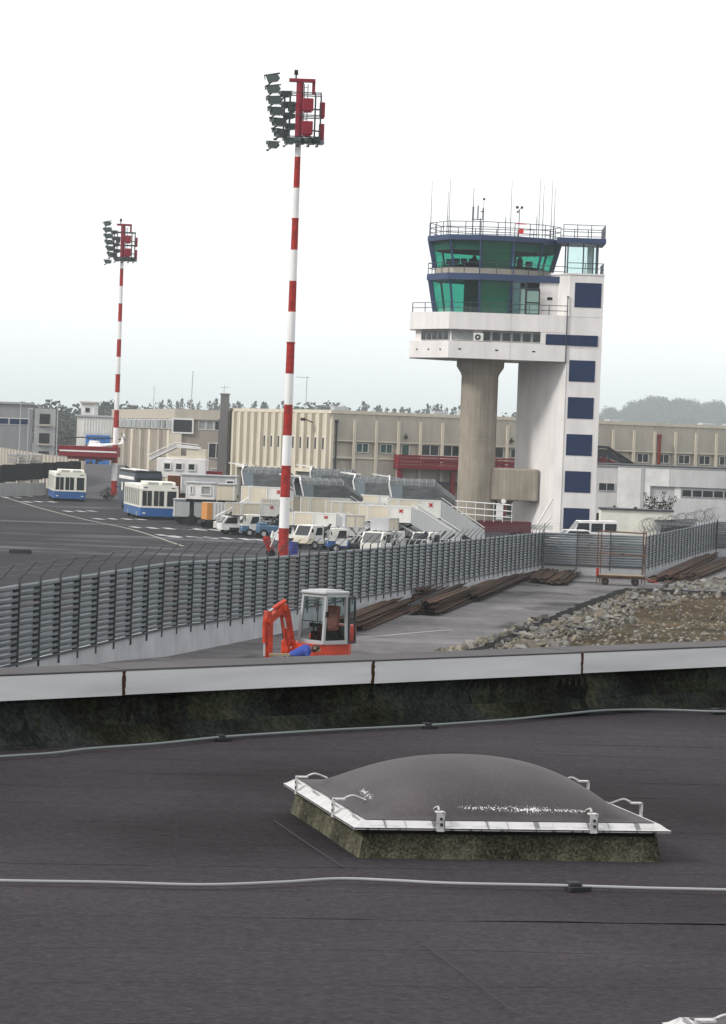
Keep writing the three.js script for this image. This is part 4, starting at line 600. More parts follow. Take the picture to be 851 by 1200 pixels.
  // railings
  const railing = (pts, y, hs, postStep, m, parts = 'railing') => { const r = P1(parts, m, g, (b) => { for (let i = 0; i < pts.length - 1; i++) for (const h of hs) b.rod(v3(pts[i], y + h), v3(pts[i + 1], y + h), 0.032, 5); }); for (let i = 0; i < pts.length - 1; i++) { const a = v3(pts[i], y), c = v3(pts[i + 1], y), n = Math.max(1, Math.round(a.distanceTo(c) / postStep)); for (let k = 0; k < n; k++) { const q = a.clone().lerp(c, k / n); P1('railing_post', m, r, (b) => b.rod(q, q.clone().add(V(0, hs[hs.length - 1], 0)), 0.036, 5)); } } };
  const closed = (q) => [...q, q[0]];
  railing(closed(sc(1.0)), 25.76, [0.28, 0.7, 1.15], 1.6, M.railBlue); railing([[-0.7, -0.05], [2.9, -0.05], [2.9, -6], [-0.7, -6.1]], 25.76, [0.5, 1.1], 1.4, M.railBlue);
  railing([...sc(1.0).slice(8), ...sc(1.0).slice(0, 5), [-0.2, -3.0]], 22.42, [0.5, 0.95], 1.5, M.railBlue); railing([[-0.3, -0.1], [2.85, -0.1], [2.85, -6]], 22.68, [0.45, 0.9], 1.5, M.railBlue);
  railing(plat(-0.15).map((q) => q).slice(0, 2).reverse().concat([plat(-0.15)[6], plat(-0.15)[5]]), 18.98, [0.4, 0.85], 1.7, M.railBlue);
  for (const [x, z] of [[-7.84, -0.63], [-4.9, -1.03]]) P1('outer_mullion', M.steelBlue, g, (b) => b.bar(V(x, 22.4, z), V(x, 25.4, z), 0.1));
  // antennas and roof fittings: [photo x, photo y of the tip, depth offset]
  const ant = (px, py, z, r = 0.035) => { const x = (px - 667) / 13.52 + (518 - py) * 0.0026 * 0; const top = (509 + 0.0375 * (px - 425) - py) / 13.52 + 8, xb = x - 0.0375 * (top - 14); P1('antenna', M.railBlue, g, (b) => b.rod(V(xb, 25.7, z), V(xb, 27.4, z), r, 5, r * 0.9).rod(V(xb, 27.4, z), V(xb, top, z), r * 0.75, 5, r * 0.4)); return [xb, top]; };
  ant(510, 208, -4); ant(531.5, 207, -1.8); ant(529, 222, -3); ant(604, 209, -1.6); ant(638.5, 205, -4); ant(643, 212, -4.4); ant(653, 207, -4.2); ant(656.5, 215, -4.8); ant(634, 247, -3.2); ant(597, 250, -3);
  const a1 = ant(559, 219, -1.2, 0.05); P1('antenna_array', M.railBlue, g, (b) => { const [x] = a1; b.box(x, 27.6, -1.2, 0.14, 1.2, 0.1).rod(V(x, 27.1, -1.2), V(x + 0.85, 27.1, -1.2), 0.04).rod(V(x + 0.42, 27.1, -1.2), V(x + 0.42, 28.3, -1.2), 0.06).rod(V(x + 0.85, 27.1, -1.2), V(x + 0.85, 28.1, -1.2), 0.05).rod(V(x + 0.65, 25.7, -1.2), V(x + 0.65, 27.2, -1.2), 0.05); });
  const a2 = ant(571, 230, -2); P1('wind_sensor', M.black, g, (b) => b.box(a2[0], a2[1] - 0.1, -2, 0.2, 0.16, 0.16).box(a2[0] - 0.1, a2[1] - 1.2, -2, 0.3, 0.08, 0.08));
  P1('anemometer', M.black, g, (b) => b.box(-4.75, 28.3, -1.6, 0.24, 0.2, 0.2).box(-4.35, 28.3, -1.6, 0.2, 0.2, 0.2).box(-4.7, 27.9, -1.6, 0.16, 0.16, 0.16).rod(V(-4.75, 27.9, -1.6), V(-4.35, 28.3, -1.6), 0.03).rod(V(-4.55, 25.7, -1.6), V(-4.55, 28.15, -1.6), 0.035));
  P1('obstruction_light', M.ledRed, g, (b) => b.box(-4.35, 26.2, -1.2, 0.42, 0.42, 0.3).bar(V(-4.8, 26.85, -1.2), V(-3.9, 26.85, -1.2), 0.08)); P1('downpipe', M.railBlue, g, (b) => b.rod(V(-0.12, 15, 0.12), V(-0.12, 20.5, 0.12), 0.05).box(-0.12, 20.6, 0.1, 0.14, 0.18, 0.14));
}

// ---------------------------------------------------------------- floodlight masts
{
  const p = gp(331.5, 655, 0), g = thing('floodlight_mast', 'red and white banded floodlight mast just behind the long slatted fence', 'floodlight mast', p, 0, 'banded floodlight masts on the apron');
  const H = 30.2, rad = (y) => 0.33 - 0.17 * y / H, n = 16, bandH = 1.95;
  for (let k = 0; k < n; k++) { const y0 = k * bandH, y1 = Math.min(H, y0 + bandH); if (y0 >= H) break; const red = k % 2 === 0 || y0 > 27.5; P1('mast_band', y0 > 27.5 ? M.lampRed : red ? M.mastRed : M.mastWhite, g, (b) => b.cyl(0, (y0 + y1) / 2, 0, rad(y1), rad(y0), y1 - y0, 20)); }
  P1('base_plate', M.darkSteel, g, (b) => b.cyl(0, 0.04, 0, 0.55, 0.55, 0.08, 20));
  for (const k of [3, 7, 11]) P1('collar', M.mastRed, g, (b) => b.cyl(0, k * bandH, 0, rad(k * bandH) + 0.03, rad(k * bandH) + 0.03, 0.1, 18));
  const ladder = P1('ladder', M.darkSteel, g, (b) => b.rod(V(0.28, 26.3, 0.2), V(0.28, 29.9, 0.2), 0.03).rod(V(0.5, 26.3, 0.2), V(0.5, 29.9, 0.2), 0.03)); for (let k = 0; k < 9; k++) P1('rung', M.darkSteel, ladder, (b) => b.rod(V(0.28, 26.5 + k * 0.4, 0.2), V(0.5, 26.5 + k * 0.4, 0.2), 0.02, 5));
  // cage: three hoops, slender uprights
  const hoop = (y, x0, x1, z0, z1) => P1('cage_ring', M.darkSteel, g, (b) => b.bar(V(x0, y, z1), V(x1, y, z1), 0.06).bar(V(x0, y, z0), V(x1, y, z0), 0.06).bar(V(x0, y, z0), V(x0, y, z1), 0.06).bar(V(x1, y, z0), V(x1, y, z1), 0.06).bar(V(x0, y, 0), V(x1, y, 0), 0.05));
  hoop(26.55, -0.95, 1.35, -1.0, 1.0); hoop(27.9, -0.95, 1.35, -1.0, 1.0); hoop(29.3, -0.95, 1.35, -1.0, 1.0);
  for (const [x, z] of [[-0.95, 1], [-0.6, 1], [1.0, 1], [1.35, 1], [-0.95, -1], [1.35, -1], [1.0, -1], [-0.6, -1]]) P1('cage_upright', M.darkSteel, g, (b) => b.rod(V(x, 26.5, z), V(x, 29.35, z), 0.035, 5));
  P1('head_frame', M.lampRed, g, (b) => b.span(-0.7, 0.95, 30.05, 30.25, -0.25, 0.25).span(0.75, 0.95, 29.3, 30.05, -0.1, 0.1).cyl(0, 28.2, 0, 0.24, 0.24, 3.8, 14));
  P1('obstruction_light', M.black, g, (b) => b.cyl(-0.28, 30.65, 0, 0.12, 0.14, 0.3, 10).cyl(-0.28, 30.4, 0, 0.05, 0.05, 0.3, 8));
  const flood = (x, y, z, turn, tilt, m = M.lamp, s = 1) => { // a floodlight: tapered housing, deep visor, glass, bracket
    const e = new THREE.Matrix4().compose(V(x, y, z), new THREE.Quaternion().setFromEuler(new THREE.Euler(0, turn, tilt, 'YXZ')), V(s, s, s)), put = (b) => { const q = b.geo(); q.applyMatrix4(e); return q; };
    const b = new MB(); b.side([[-0.34, -0.16], [-0.42, 0.20], [-0.2, 0.30], [0.34, 0.22], [0.44, 0.02], [0.3, -0.14]], -0.30, 0.30); const h = meshOf('floodlight', put(b), m, g);
    const v = new MB(); v.box(-0.02, 0.30, 0, 1.0, 0.04, 0.64, 0, 0, 0.03).box(-0.50, 0.18, 0, 0.05, 0.26, 0.62); meshOf('visor', put(v), m, h);
    const gl = new MB(); gl.box(-0.02, -0.175, 0, 0.58, 0.03, 0.5); meshOf('lens', put(gl), M.lampGlass, h); const br = new MB(); br.bar(V(0.1, 0, 0), V(-0.35, -0.34, 0.0), 0.09).box(-0.40, -0.38, 0, 0.16, 0.12, 0.2); meshOf('bracket', put(br), M.darkSteel, h); };
  const lx = [-1.72, -1.66, -1.56, -1.42, -1.26, -1.10]; lx.forEach((x, k) => flood(x, 30.15 - k * 0.68, 0.25 - 0.1 * k, 0.12 * k, 0.16 - 0.05 * k)); lx.slice(1, 5).forEach((x, k) => flood(x + 0.75, 29.3 - k * 0.68, -0.9, 0.5, 0.05, M.lamp, 0.8));
  for (const x of [-1.55, -0.55, 0.1, 0.75, 1.3]) flood(x, 26.25 - (x < -1 ? 0.25 : 0) + 0.02 * x, 0.35, x < 0 ? 0.2 : 1.2, -0.05, M.lamp, x < -1 ? 0.85 : 0.8);
  for (const [x, y, w, h, z, t] of [[0.55, 28.55, 0.68, 0.80, 1.0, 0.1], [0.55, 27.1, 0.70, 0.85, 1.0, 0.1], [1.45, 28.3, 0.26, 0.95, 0.6, 0.9], [1.45, 26.95, 0.26, 0.95, 0.6, 0.9], [-0.5, 28.55, 0.5, 0.6, -0.6, 0]]) { const f = P1('red_floodlight', x < 0 ? M.lamp : M.lampRed, g, (b) => b.rbox(x, y, z, w, h, 0.3, 0.05, t).box(x, y - h / 2 - 0.04, z, w * 0.7, 0.1, 0.2, t)); P1('bracket', M.darkSteel, f, (b) => b.rod(V(x, y, z - 0.15), V(x * 0.4, y + 0.1, 0), 0.05)); }
  copy(g, 'red and white banded floodlight mast beside the airport buses and red canopy', gp(133.2, 584, 0), 0.1);
  const ex = gp(317, 652, 0), q = thing('fire_extinguisher', 'red wheeled fire extinguisher at the foot of the mast by the fence', 'extinguisher', V(ex.x, 0, ex.z), 0.3); P1('cylinder', M.mastRed, q, (b) => b.cyl(-0.15, 0.75, 0, 0.22, 0.22, 0.9, 14, 0, 0.45).cyl(-0.38, 1.2, 0, 0.1, 0.2, 0.2, 12, 0, 0.45)); P1('handle', M.frame, q, (b) => b.rod(V(-0.1, 0.6, 0.2), V(0.25, 1.5, 0.2), 0.04).rod(V(-0.1, 0.6, -0.2), V(0.25, 1.5, -0.2), 0.04).rod(V(0.25, 1.5, 0.2), V(0.25, 1.5, -0.2), 0.04)); for (const s of [-1, 1]) P1('wheel', M.rubber, q, (b) => b.cyl(0, 0.22, s * 0.3, 0.22, 0.22, 0.08, 14, Math.PI / 2)); P1('horn', M.cream2, q, (b) => b.rod(V(0.05, 1.2, 0), V(0.1, 1.65, 0), 0.12, 10, 0.05));
  const bl = gp(343.5, 652, 0); const bb = P1('blue_drum', mat([0.02, 0.025, 0.22], 0.5, { map: T.mottle }), null, (b) => b.cyl(bl.x, 0.45, bl.z, 0.30, 0.30, 0.9, 16).cyl(bl.x, 0.92, bl.z, 0.32, 0.32, 0.05, 16).cyl(bl.x, 0.6, bl.z, 0.32, 0.32, 0.04, 16).cyl(bl.x, 0.3, bl.z, 0.32, 0.32, 0.04, 16)); tag(bb, 'dark blue drum beside the foot of the mast by the fence', 'drum');
  const b2 = gp(138.5, 582, 0); const bb2 = P1('blue_drum', mat([0.02, 0.05, 0.25], 0.5, { map: T.mottle }), null, (b) => b.cyl(b2.x, 0.6, b2.z, 0.36, 0.34, 1.2, 16).cyl(b2.x, 1.23, b2.z, 0.39, 0.39, 0.06, 16)); tag(bb2, 'blue bin at the foot of the mast by the buses', 'bin');
  const pk = gp(24, 648.5, 0); tag(P1('dark_beam', M.dark, null, (b) => b.box(pk.x, 0.1, pk.z, 1.36, 0.2, 0.3, 0.05).box(pk.x, 0.22, pk.z, 1.2, 0.04, 0.2, 0.05)), 'short dark beam lying alone on the open apron', 'beam');
}

// ---------------------------------------------------------------- buildings behind the apron
{
  // long two-storey terminal block: front towards the camera's right, ribbed end wall to the left
  const al = 0.36, p = V(gx(384, 330), 0, -330), g = thing('terminal_block', 'long beige two-storey block with ribbed panels and red balcony behind the tower', 'building', p, al);
  // local x runs right along the front, -z runs back along the end wall
  const Lx = 62, Lz = 36, H = 10.45;
  const gar = [-25.8, -15.3, -6.3], inGar = (z) => gar.some((q) => Math.abs(z - q) < 3.0);
  P1('wall', M.beige2, g, (b) => b.prism([[0.3, -0.3], [Lx, -0.3], [Lx, -Lz], [0.3, -Lz], ...gar.flatMap((z) => [[0.3, z - 2.8], [5.5, z - 2.8], [5.5, z + 2.8], [0.3, z + 2.8]])], -0.3, H - 0.3)); P1('roof_edge', M.rib, g, (b) => b.span(0, Lx + 0.3, H - 0.34, H, -0.9, 0.06).span(-0.06, 0.9, H - 0.34, H, -Lz, -0.9));
  P1('roof', M.greyPaint, g, (b) => b.span(0.9, Lx, H - 0.3, H - 0.1, -Lz, -0.9));
  const bay = 2.42, nb = 25;
  for (let i = 0; i < nb; i++) {
    const x0 = 0.15 + i * bay, x1 = x0 + bay, c = (x0 + x1) / 2;
    P1('facade_panel', i % 3 ? M.beige2 : M.beige2b ??= mat([0.43, 0.395, 0.34], 0.88, { map: T.streak }), g, (b) => b.span(x0 + 0.02, x1 - 0.02, 7.5, H - 0.36, -0.32, 0.0));
    P1('rib', M.rib, g, (b) => b.span(x0 - 0.13, x0 + 0.13, i < 9 ? 0 : 4.2, H - 0.9, -0.3, 0.22));
    P1('sill_beam', M.rib, g, (b) => b.span(x0 + 0.14, x1 - 0.14, 5.55, 5.75, -0.32, 0.05).span(x0 + 0.14, x1 - 0.14, 7.3, 7.48, -0.32, 0.05));
    if (i >= 1) P1('lower_panel', M.beige2, g, (b) => b.span(x0 + 0.02, x1 - 0.02, 0, 5.5, -0.32, i > 3 && i < 12 ? -0.25 : -0.05));
    if (i === 3) { win(g, c - 0.3, 6.45, -0.22, 0.9, 1.6, { glass: M.windowGreen, name: 'balcony_door' }); }
    else if (i >= 1 && i % 7 !== 6) win(g, c - (i === 1 ? 0.2 : 0), 6.7, -0.22, i > 3 && i < 8 ? 1.95 : 1.36, i < 8 && i > 3 ? 1.15 : 0.98, { mull: 1, glass: i < 3 ? M.windowGreen : M.window });
  }
  P1('drain_pipe', M.darkSteel, g, (b) => b.rod(V(0.6, 0, 0.12), V(0.6, 9.2, 0.12), 0.09).box(0.6, 9.3, 0.12, 0.3, 0.3, 0.24));
  // red balcony with posts and shade under it
  const bx0 = 7.0, bx1 = 24.5, bal = P1('balcony', M.red, g, (b) => b.span(bx0, bx1, 4.75, 5.15, -0.25, 1.5).span(bx0, bx1, 5.22, 5.45, 1.42, 1.5).span(bx0, bx1, 5.55, 5.85, 1.42, 1.5).span(bx0, bx1, 5.95, 6.15, 1.40, 1.52).span(bx0, bx0 + 0.08, 5.22, 6.15, 0, 1.4));
  for (let x = bx0 + 0.1; x < bx1; x += 2.15) P1('balcony_post', M.red, bal, (b) => b.span(x - 0.06, x + 0.06, 5.15, 6.15, 1.34, 1.418));
  for (const x of [bx0 + 0.35, bx0 + 6.2, bx0 + 12]) P1('balcony_column', M.red, bal, (b) => b.span(x - 0.22, x + 0.22, 0, 4.75, 0.7, 1.15));
  P1('warm_panel', mat([0.5, 0.32, 0.25], 0.8), bal, (b) => b.span(bx0 + 0.2, bx0 + 2.1, 5.25, 6.05, 1.36, 1.40));
  for (let k = 0; k < 3; k++) win(g, 17.2 + k * 4, 1.7, -0.18, 3.4, 3.0, { mull: 2 }); P1('lower_awning', M.darkSteel, g, (b) => b.span(11, 24, 3.2, 3.5, -0.3, 0.9));
  for (const x of [8.2, 17.8, 20]) P1('wall_lamp', M.dark, g, (b) => b.box(x, 7.95, 0.15, 0.35, 0.2, 0.3).box(x, 8.15, 0.1, 0.1, 0.3, 0.12));
  P1('red_pipe', M.darkRedPipe = mat([0.26, 0.04, 0.03], 0.6, { map: T.rust }), g, (b) => b.rod(V(36.9, 4, 0.3), V(36.9, 9.1, 0.3), 0.16, 8).cyl(36.9, 9.1, 0.3, 0.22, 0.22, 0.3, 10));
  // ribbed end wall
  for (let i = 0; i < 15; i++) { const z = -0.6 - i * 2.32; P1('end_rib', M.rib, g, (b) => b.span(-0.35, 0.28, inGar(z) ? 4.36 : 0, H - 0.36, z - 0.32, z + 0.32)); P1('end_panel', M.beige, g, (b) => b.span(0.0, 0.28, inGar(z - 1.16) ? 4.36 : 0, H - 0.36, z - 1.98, z - 0.34)); if (i < 9) { const w = P1('slot_window', M.frame, g, (b) => b.span(-0.06, 0.02, 6.3, 7.7, z - 1.75, z - 0.6)); P1('pane', M.window, w, (b) => b.span(-0.09, -0.05, 6.4, 7.6, z - 1.6, z - 0.75)); } }
  for (const z of gar) { const d = P1('garage_frame', M.rib, g, (b) => b.span(-0.42, 0.1, 4.0, 4.35, z - 3.2, z + 3.2).span(-0.42, 0.1, 0, 4.0, z - 3.2, z - 2.8).span(-0.42, 0.1, 0, 4.0, z + 2.8, z + 3.2)); P1('half_shutter', M.shutter, d, (b) => b.span(0.12, 0.2, 3.3, 4.0, z - 2.8, z + 2.8)); }
  for (const [x, h] of [[2, 0.5], [13, 0.4], [16, 0.7], [30, 0.35], [33, 0.3], [44, 0.3], [47, 0.3]]) P1('roof_unit', M.greyPanel, g, (b) => b.rbox(x, H + h / 2 - 0.1, -3, 1.6, h, 1.2, 0.05));
  P1('roof_antenna', M.pole, g, (b) => b.rod(V(1.5, H, -12), V(1.5, H + 3.5, -12), 0.05, 5).rod(V(0.3, H + 3.4, -12), V(1.8, H + 3.4, -12), 0.035, 5)); P1('wall_bracket', M.dark, g, (b) => b.rod(V(-0.3, 9.1, -4.6), V(-1.4, 9.5, -4.6), 0.06, 5).box(-1.4, 9.4, -4.6, 0.4, 0.3, 0.4));
  // chimney slab
  const ch = V(gx(259, 360), 0, -360); tag(P1('chimney_slab', M.chim = mat([0.17, 0.165, 0.165], 0.9, { map: T.streak }), null, (b) => b.span(ch.x - 0.42, ch.x + 0.5, 0, 11.9, ch.z - 0.6, ch.z + 0.6).span(ch.x - 0.55, ch.x - 0.42, 0, 9.2, ch.z - 0.3, ch.z + 0.3).span(ch.x - 0.5, ch.x + 0.58, 11.9, 12.05, ch.z - 0.68, ch.z + 0.68)), 'tall dark concrete chimney slab at the end of the ribbed beige block', 'chimney');
}
{
  // older brown block on the left
  const p = V(gx(202, 400), 0, -400), g = thing('brown_block', 'brown two-storey office block with a window band left of the chimney slab', 'building', p, 0), H = 10.4;
  P1('wall', M.taupe, g, (b) => b.prism([[0, -0.2], [7.2, -0.2], [7.2, -24], [-5, -86], [-14.0, -80.2]], 0, H - 2.6)); P1('upper_wall', M.taupeLight, g, (b) => b.prism([[0, 0], [7.2, 0], [7.2, -24], [-5, -86], [-14.1, -80]], H - 1.25, H)); P1('band_wall', M.taupe, g, (b) => b.prism([[0.2, -0.3], [7.2, -0.3], [7.2, -24], [-5, -86], [-13.9, -80]], H - 2.62, H - 1.24));
  const dirL = V(-14.1, 0, -80).normalize(), nL = V(dirL.z, 0, -dirL.x).normalize(); if (nL.x > 0) nL.negate(); const tl = Math.atan2(nL.x, nL.z);
  for (let k = 0; k < 12; k++) { const q = dirL.clone().multiplyScalar(4 + k * 6.0), w = P1('window', M.frame, g, (b) => b.box(q.x + nL.x * 0.02, H - 1.92, q.z + nL.z * 0.02, 4.6, 1.2, 0.25, tl)); P1('pane', k % 3 ? M.window : M.shutter, w, (b) => b.box(q.x + nL.x * 0.12 , H - 1.92, q.z + nL.z * 0.12, 3.8, 1.0, 0.2, tl)); }
  for (let k = 0; k < 7; k++) { const q = dirL.clone().multiplyScalar(3 + k * 11); P1('pilaster', k % 2 ? M.taupeLight : M.rib, g, (b) => b.box(q.x + nL.x * 0.1, (H - 2.7) / 2, q.z + nL.z * 0.1, k % 2 ? 1.6 : 2.6, H - 2.7, 0.7, tl)); }
  P1('corner_pier', M.rib, g, (b) => b.span(-0.6, 0.9, 0, H - 3.1, -1.0, 0.1));
  win(g, 1.0, H - 2.1, 0.05, 2.7, 1.9, { t: 0.2, glass: M.window }); for (let k = 0; k < 4; k++) win(g, 3.35 + k * 1.0, H - 1.9, -0.24, 0.92, 1.2, { glass: k < 2 ? M.shutter : M.window }); win(g, 6.9, H - 1.95, -0.22, 1.5, 1.3, {});
  win(g, 5.2, 5.4, -0.15, 1.9, 1.9, { mull: 1 }); win(g, 5.6, 2.6, -0.15, 1.9, 1.2, { glass: M.shutter }); P1('red_brick_base', mat([0.30, 0.09, 0.07], 0.9, { map: T.mottle }), g, (b) => b.span(4.4, 7.4, 0, 2.1, -0.22, 0.15));
  P1('roof_mast', M.pole, g, (b) => b.rod(V(1.6, H, -6), V(1.7, H + 4.8, -6), 0.06, 5).rod(V(5.6, H, -6), V(5.7, H + 3.2, -6), 0.04, 5).rod(V(5.2, H + 2.9, -6), V(6.4, H + 2.9, -6), 0.03, 5).rod(V(-4, H, -20), V(-4, H + 3, -20), 0.04, 5));
  // white shed with blue doors
  const s = V(gx(97, 520), 0, -520), q = thing('hangar_shed', 'cream corrugated shed with a wide blue door behind the helicopter', 'shed', s, 0);
  P1('wall', M.cream2, q, (b) => b.span(-1.2, 6.5, 0, 9.3, -12, 0)); for (let k = 0; k < 14; k++) P1('corrugation', M.white2, q, (b) => b.span(-0.2 + k * 0.45, 0.0 + k * 0.45, 6.6, 9.25, 0, 0.12)); P1('roof_edge', M.greyPanel, q, (b) => b.span(-1.4, 6.6, 9.3, 9.6, -12, 0.3));
  const bd = P1('blue_door', M.blueDoor, q, (b) => b.span(0.3, 4.2, 0, 6.4, 0.0, 0.2)); P1('door_rib', M.busBlue, bd, (b) => { for (let k = 1; k < 4; k++) b.span(0.3 + k * 0.97, 0.36 + k * 0.97, 0, 6.4, 0.2, 0.26); });
  const ow = V(gx(94, 545), 0, -545), w2 = thing('white_house', 'small white house above the shed roof among the trees', 'house', ow, 0); P1('wall', M.white2, w2, (b) => b.span(-0.2, 2.0, 0, 11.6, -8, 0)); P1('roof', M.taupeLight, w2, (b) => b.span(-0.4, 2.2, 11.6, 11.9, -8, 0.4)); win(w2, 0.9, 10.5, 0.06, 0.9, 0.9);
  // far grey hangar
  const f = V(gx(36, 470), 0, -470), h = thing('grey_hangar', 'grey hangar with a dark blue window band at the far left of the apron', 'building', f, 0.1);
  P1('wall', M.farGrey, h, (b) => b.span(-26, 0, 0, 10.6, -20, 0)); P1('roof_edge', M.concrete, h, (b) => b.span(-26.2, 0.2, 10.6, 10.9, -20, 0.25)); for (let k = 0; k < 8; k++) { const x = -1.9 - k * 3; const w = P1('window', M.frame, h, (b) => b.span(x - 1.48, x + 1.48, 7.6, 8.6, -0.1, 0.06)); P1('pane', M.navy, w, (b) => b.span(x - 1.4, x + 1.4, 7.7, 8.5, 0.0, 0.1)); }
  const st = P1('stair_tower', M.concrete, h, (b) => b.span(0.3, 3.3, 0, 10.1, -8, 1.0)); for (const y of [8.6, 5.8, 3.2]) { const w = P1('window', M.dark, h, (b) => b.span(1.0, 2.5, y - 0.75, y + 0.75, 0.95, 1.06)); P1('sill', M.taupeLight, w, (b) => b.span(0.8, 2.7, y - 1.0, y - 0.76, 0.95, 1.35)); } P1('steel_door', M.dark, h, (b) => b.span(-1.4, -0.6, 0.2, 2.2, 0.0, 0.08));
}
{
  // low white building on the right
  const p = V(gx(697, 305), 0, -305), g = thing('white_annex', 'low white annex with a recessed strip of dark windows right of the tower', 'building', p, -0.04), s = 12.46, X = (px) => (px - 697) / s, H = 6.15;
  P1('wall', M.greyPaint, g, (b) => b.span(0, 24, -0.2, H - 0.2, -14, -0.15)); P1('roof', M.concrete, g, (b) => b.span(-0.1, 24, H - 0.2, H - 0.05, -14.1, 0.1)); P1('roof_edge', M.darkSteel, g, (b) => b.span(-0.1, 24, H - 0.05, H + 0.03, -14.1, 0.13));
  const lightGrey = mat([0.60, 0.595, 0.60], 0.8, { map: T.streak });
  P1('wall_panel', lightGrey, g, (b) => b.span(0.02, X(721), 0, H - 0.21, -0.2, -0.02)); P1('white_panel', M.white2, g, (b) => b.span(X(721) + 0.02, X(749), 0, H - 0.21, -0.2, 0.06)); P1('pilaster', M.greyPaint, g, (b) => b.span(X(749) + 0.02, X(752), 0, H - 0.21, -0.2, 0.14)); P1('white_panel', M.white2, g, (b) => b.span(X(752) + 0.02, X(760), 0, H - 0.21, -0.2, 0.06).span(X(760), X(782), 4.25, H - 0.22, -0.2, 0.06));
  P1('upper_panel', lightGrey, g, (b) => b.span(X(782) + 0.02, 24, 4.25, H - 0.21, -0.2, 0.06)); P1('lower_panel', lightGrey, g, (b) => b.span(X(760) + 0.02, 24, 0, 3.12, -0.2, 0.06));
  win(g, X(711) - 0.15, 4.0, 0.0, 1.55, 0.78, { mull: 1, t: 0.06, frame: M.greyPaint }); for (let k = 0; k < 10; k++) win(g, X(803) + k * 0.99, 3.68, -0.13, k % 3 === 2 ? 1.05 : 0.95, 0.72, { t: 0.06, frame: M.greyPanel }); P1('recess_door', M.white2, g, (b) => b.span(X(789), X(796), 3.14, 4.22, -0.15, -0.08)); P1('wall_lamp', M.dark, g, (b) => b.box(X(719), 2.2, 0.12, 0.2, 0.14, 0.2).rod(V(X(719), 2.2, 0), V(X(719), 1.2, 0.02), 0.02, 4));
  win(g, X(703), 1.1, 0.0, 0.9, 1.0, {});
  // covered stair behind it: dark sloping gallery
  const q = V(gx(690, 322), 0, -322), c = thing('covered_stair', 'dark sloping covered stair behind the roof of the white annex', 'stair', q, 0);
  P1('roof', M.dark, c, (b) => b.side([[-1, 7.75], [0.6, 7.85], [1.6, 7.8], [4.7, 5.95], [4.7, 5.75], [1.6, 7.55], [0.6, 7.6], [-1, 7.5]], -1.2, 1.2)); P1('side_wall', M.darkRed, c, (b) => b.side([[-1, 3], [-1, 6.6], [1.2, 6.7], [4.3, 5.6], [4.3, 3]], -1.0, 1.0)); for (const x of [-0.4, 0.6, 1.6, 2.6, 3.6]) P1('stair_post', M.railBlue, c, (b) => b.rod(V(x, 6, 1.05), V(x, x < 1.6 ? 7.6 : 7.6 - (x - 1.6) * 0.58, 1.05), 0.06, 5)); P1('glazing', M.window, c, (b) => b.side([[-1, 6.7], [-1, 7.5], [1.5, 7.5], [4.2, 5.95], [4.2, 5.7], [1.2, 6.75]], 0.9, 0.95));
  // cream hut in front of the annex
  const hp = V(gx(703, 262), 0, -262), h = thing('cream_hut', 'plain cream hut with dark roof edge between the annex and the fence', 'hut', hp, -0.02);
  P1('wall', M.creamHut = mat([0.72, 0.70, 0.62], 0.8, { map: T.mottle }), h, (b) => b.span(0, 5.7, -0.3, 2.75, -3, 0)); P1('roof', M.darkSteel, h, (b) => b.span(-0.1, 5.85, 2.75, 2.86, -3.1, 0.15)); const lt = P1('lean_to', M.shutter, h, (b) => b.span(4.5, 7.6, 0, 2.0, -1, 0.9)); P1('lean_to_roof', M.darkSteel, lt, (b) => b.box(6.05, 2.1, 0, 3.4, 0.08, 2.2, 0, 0, 0.05)); P1('lean_to_opening', M.dark, lt, (b) => b.span(4.8, 7.3, 0.2, 1.7, 0.88, 0.93)); P1('roof_vent', M.dark, h, (b) => b.cyl(2.8, 2.93, -0.5, 0.12, 0.16, 0.18, 10));
}
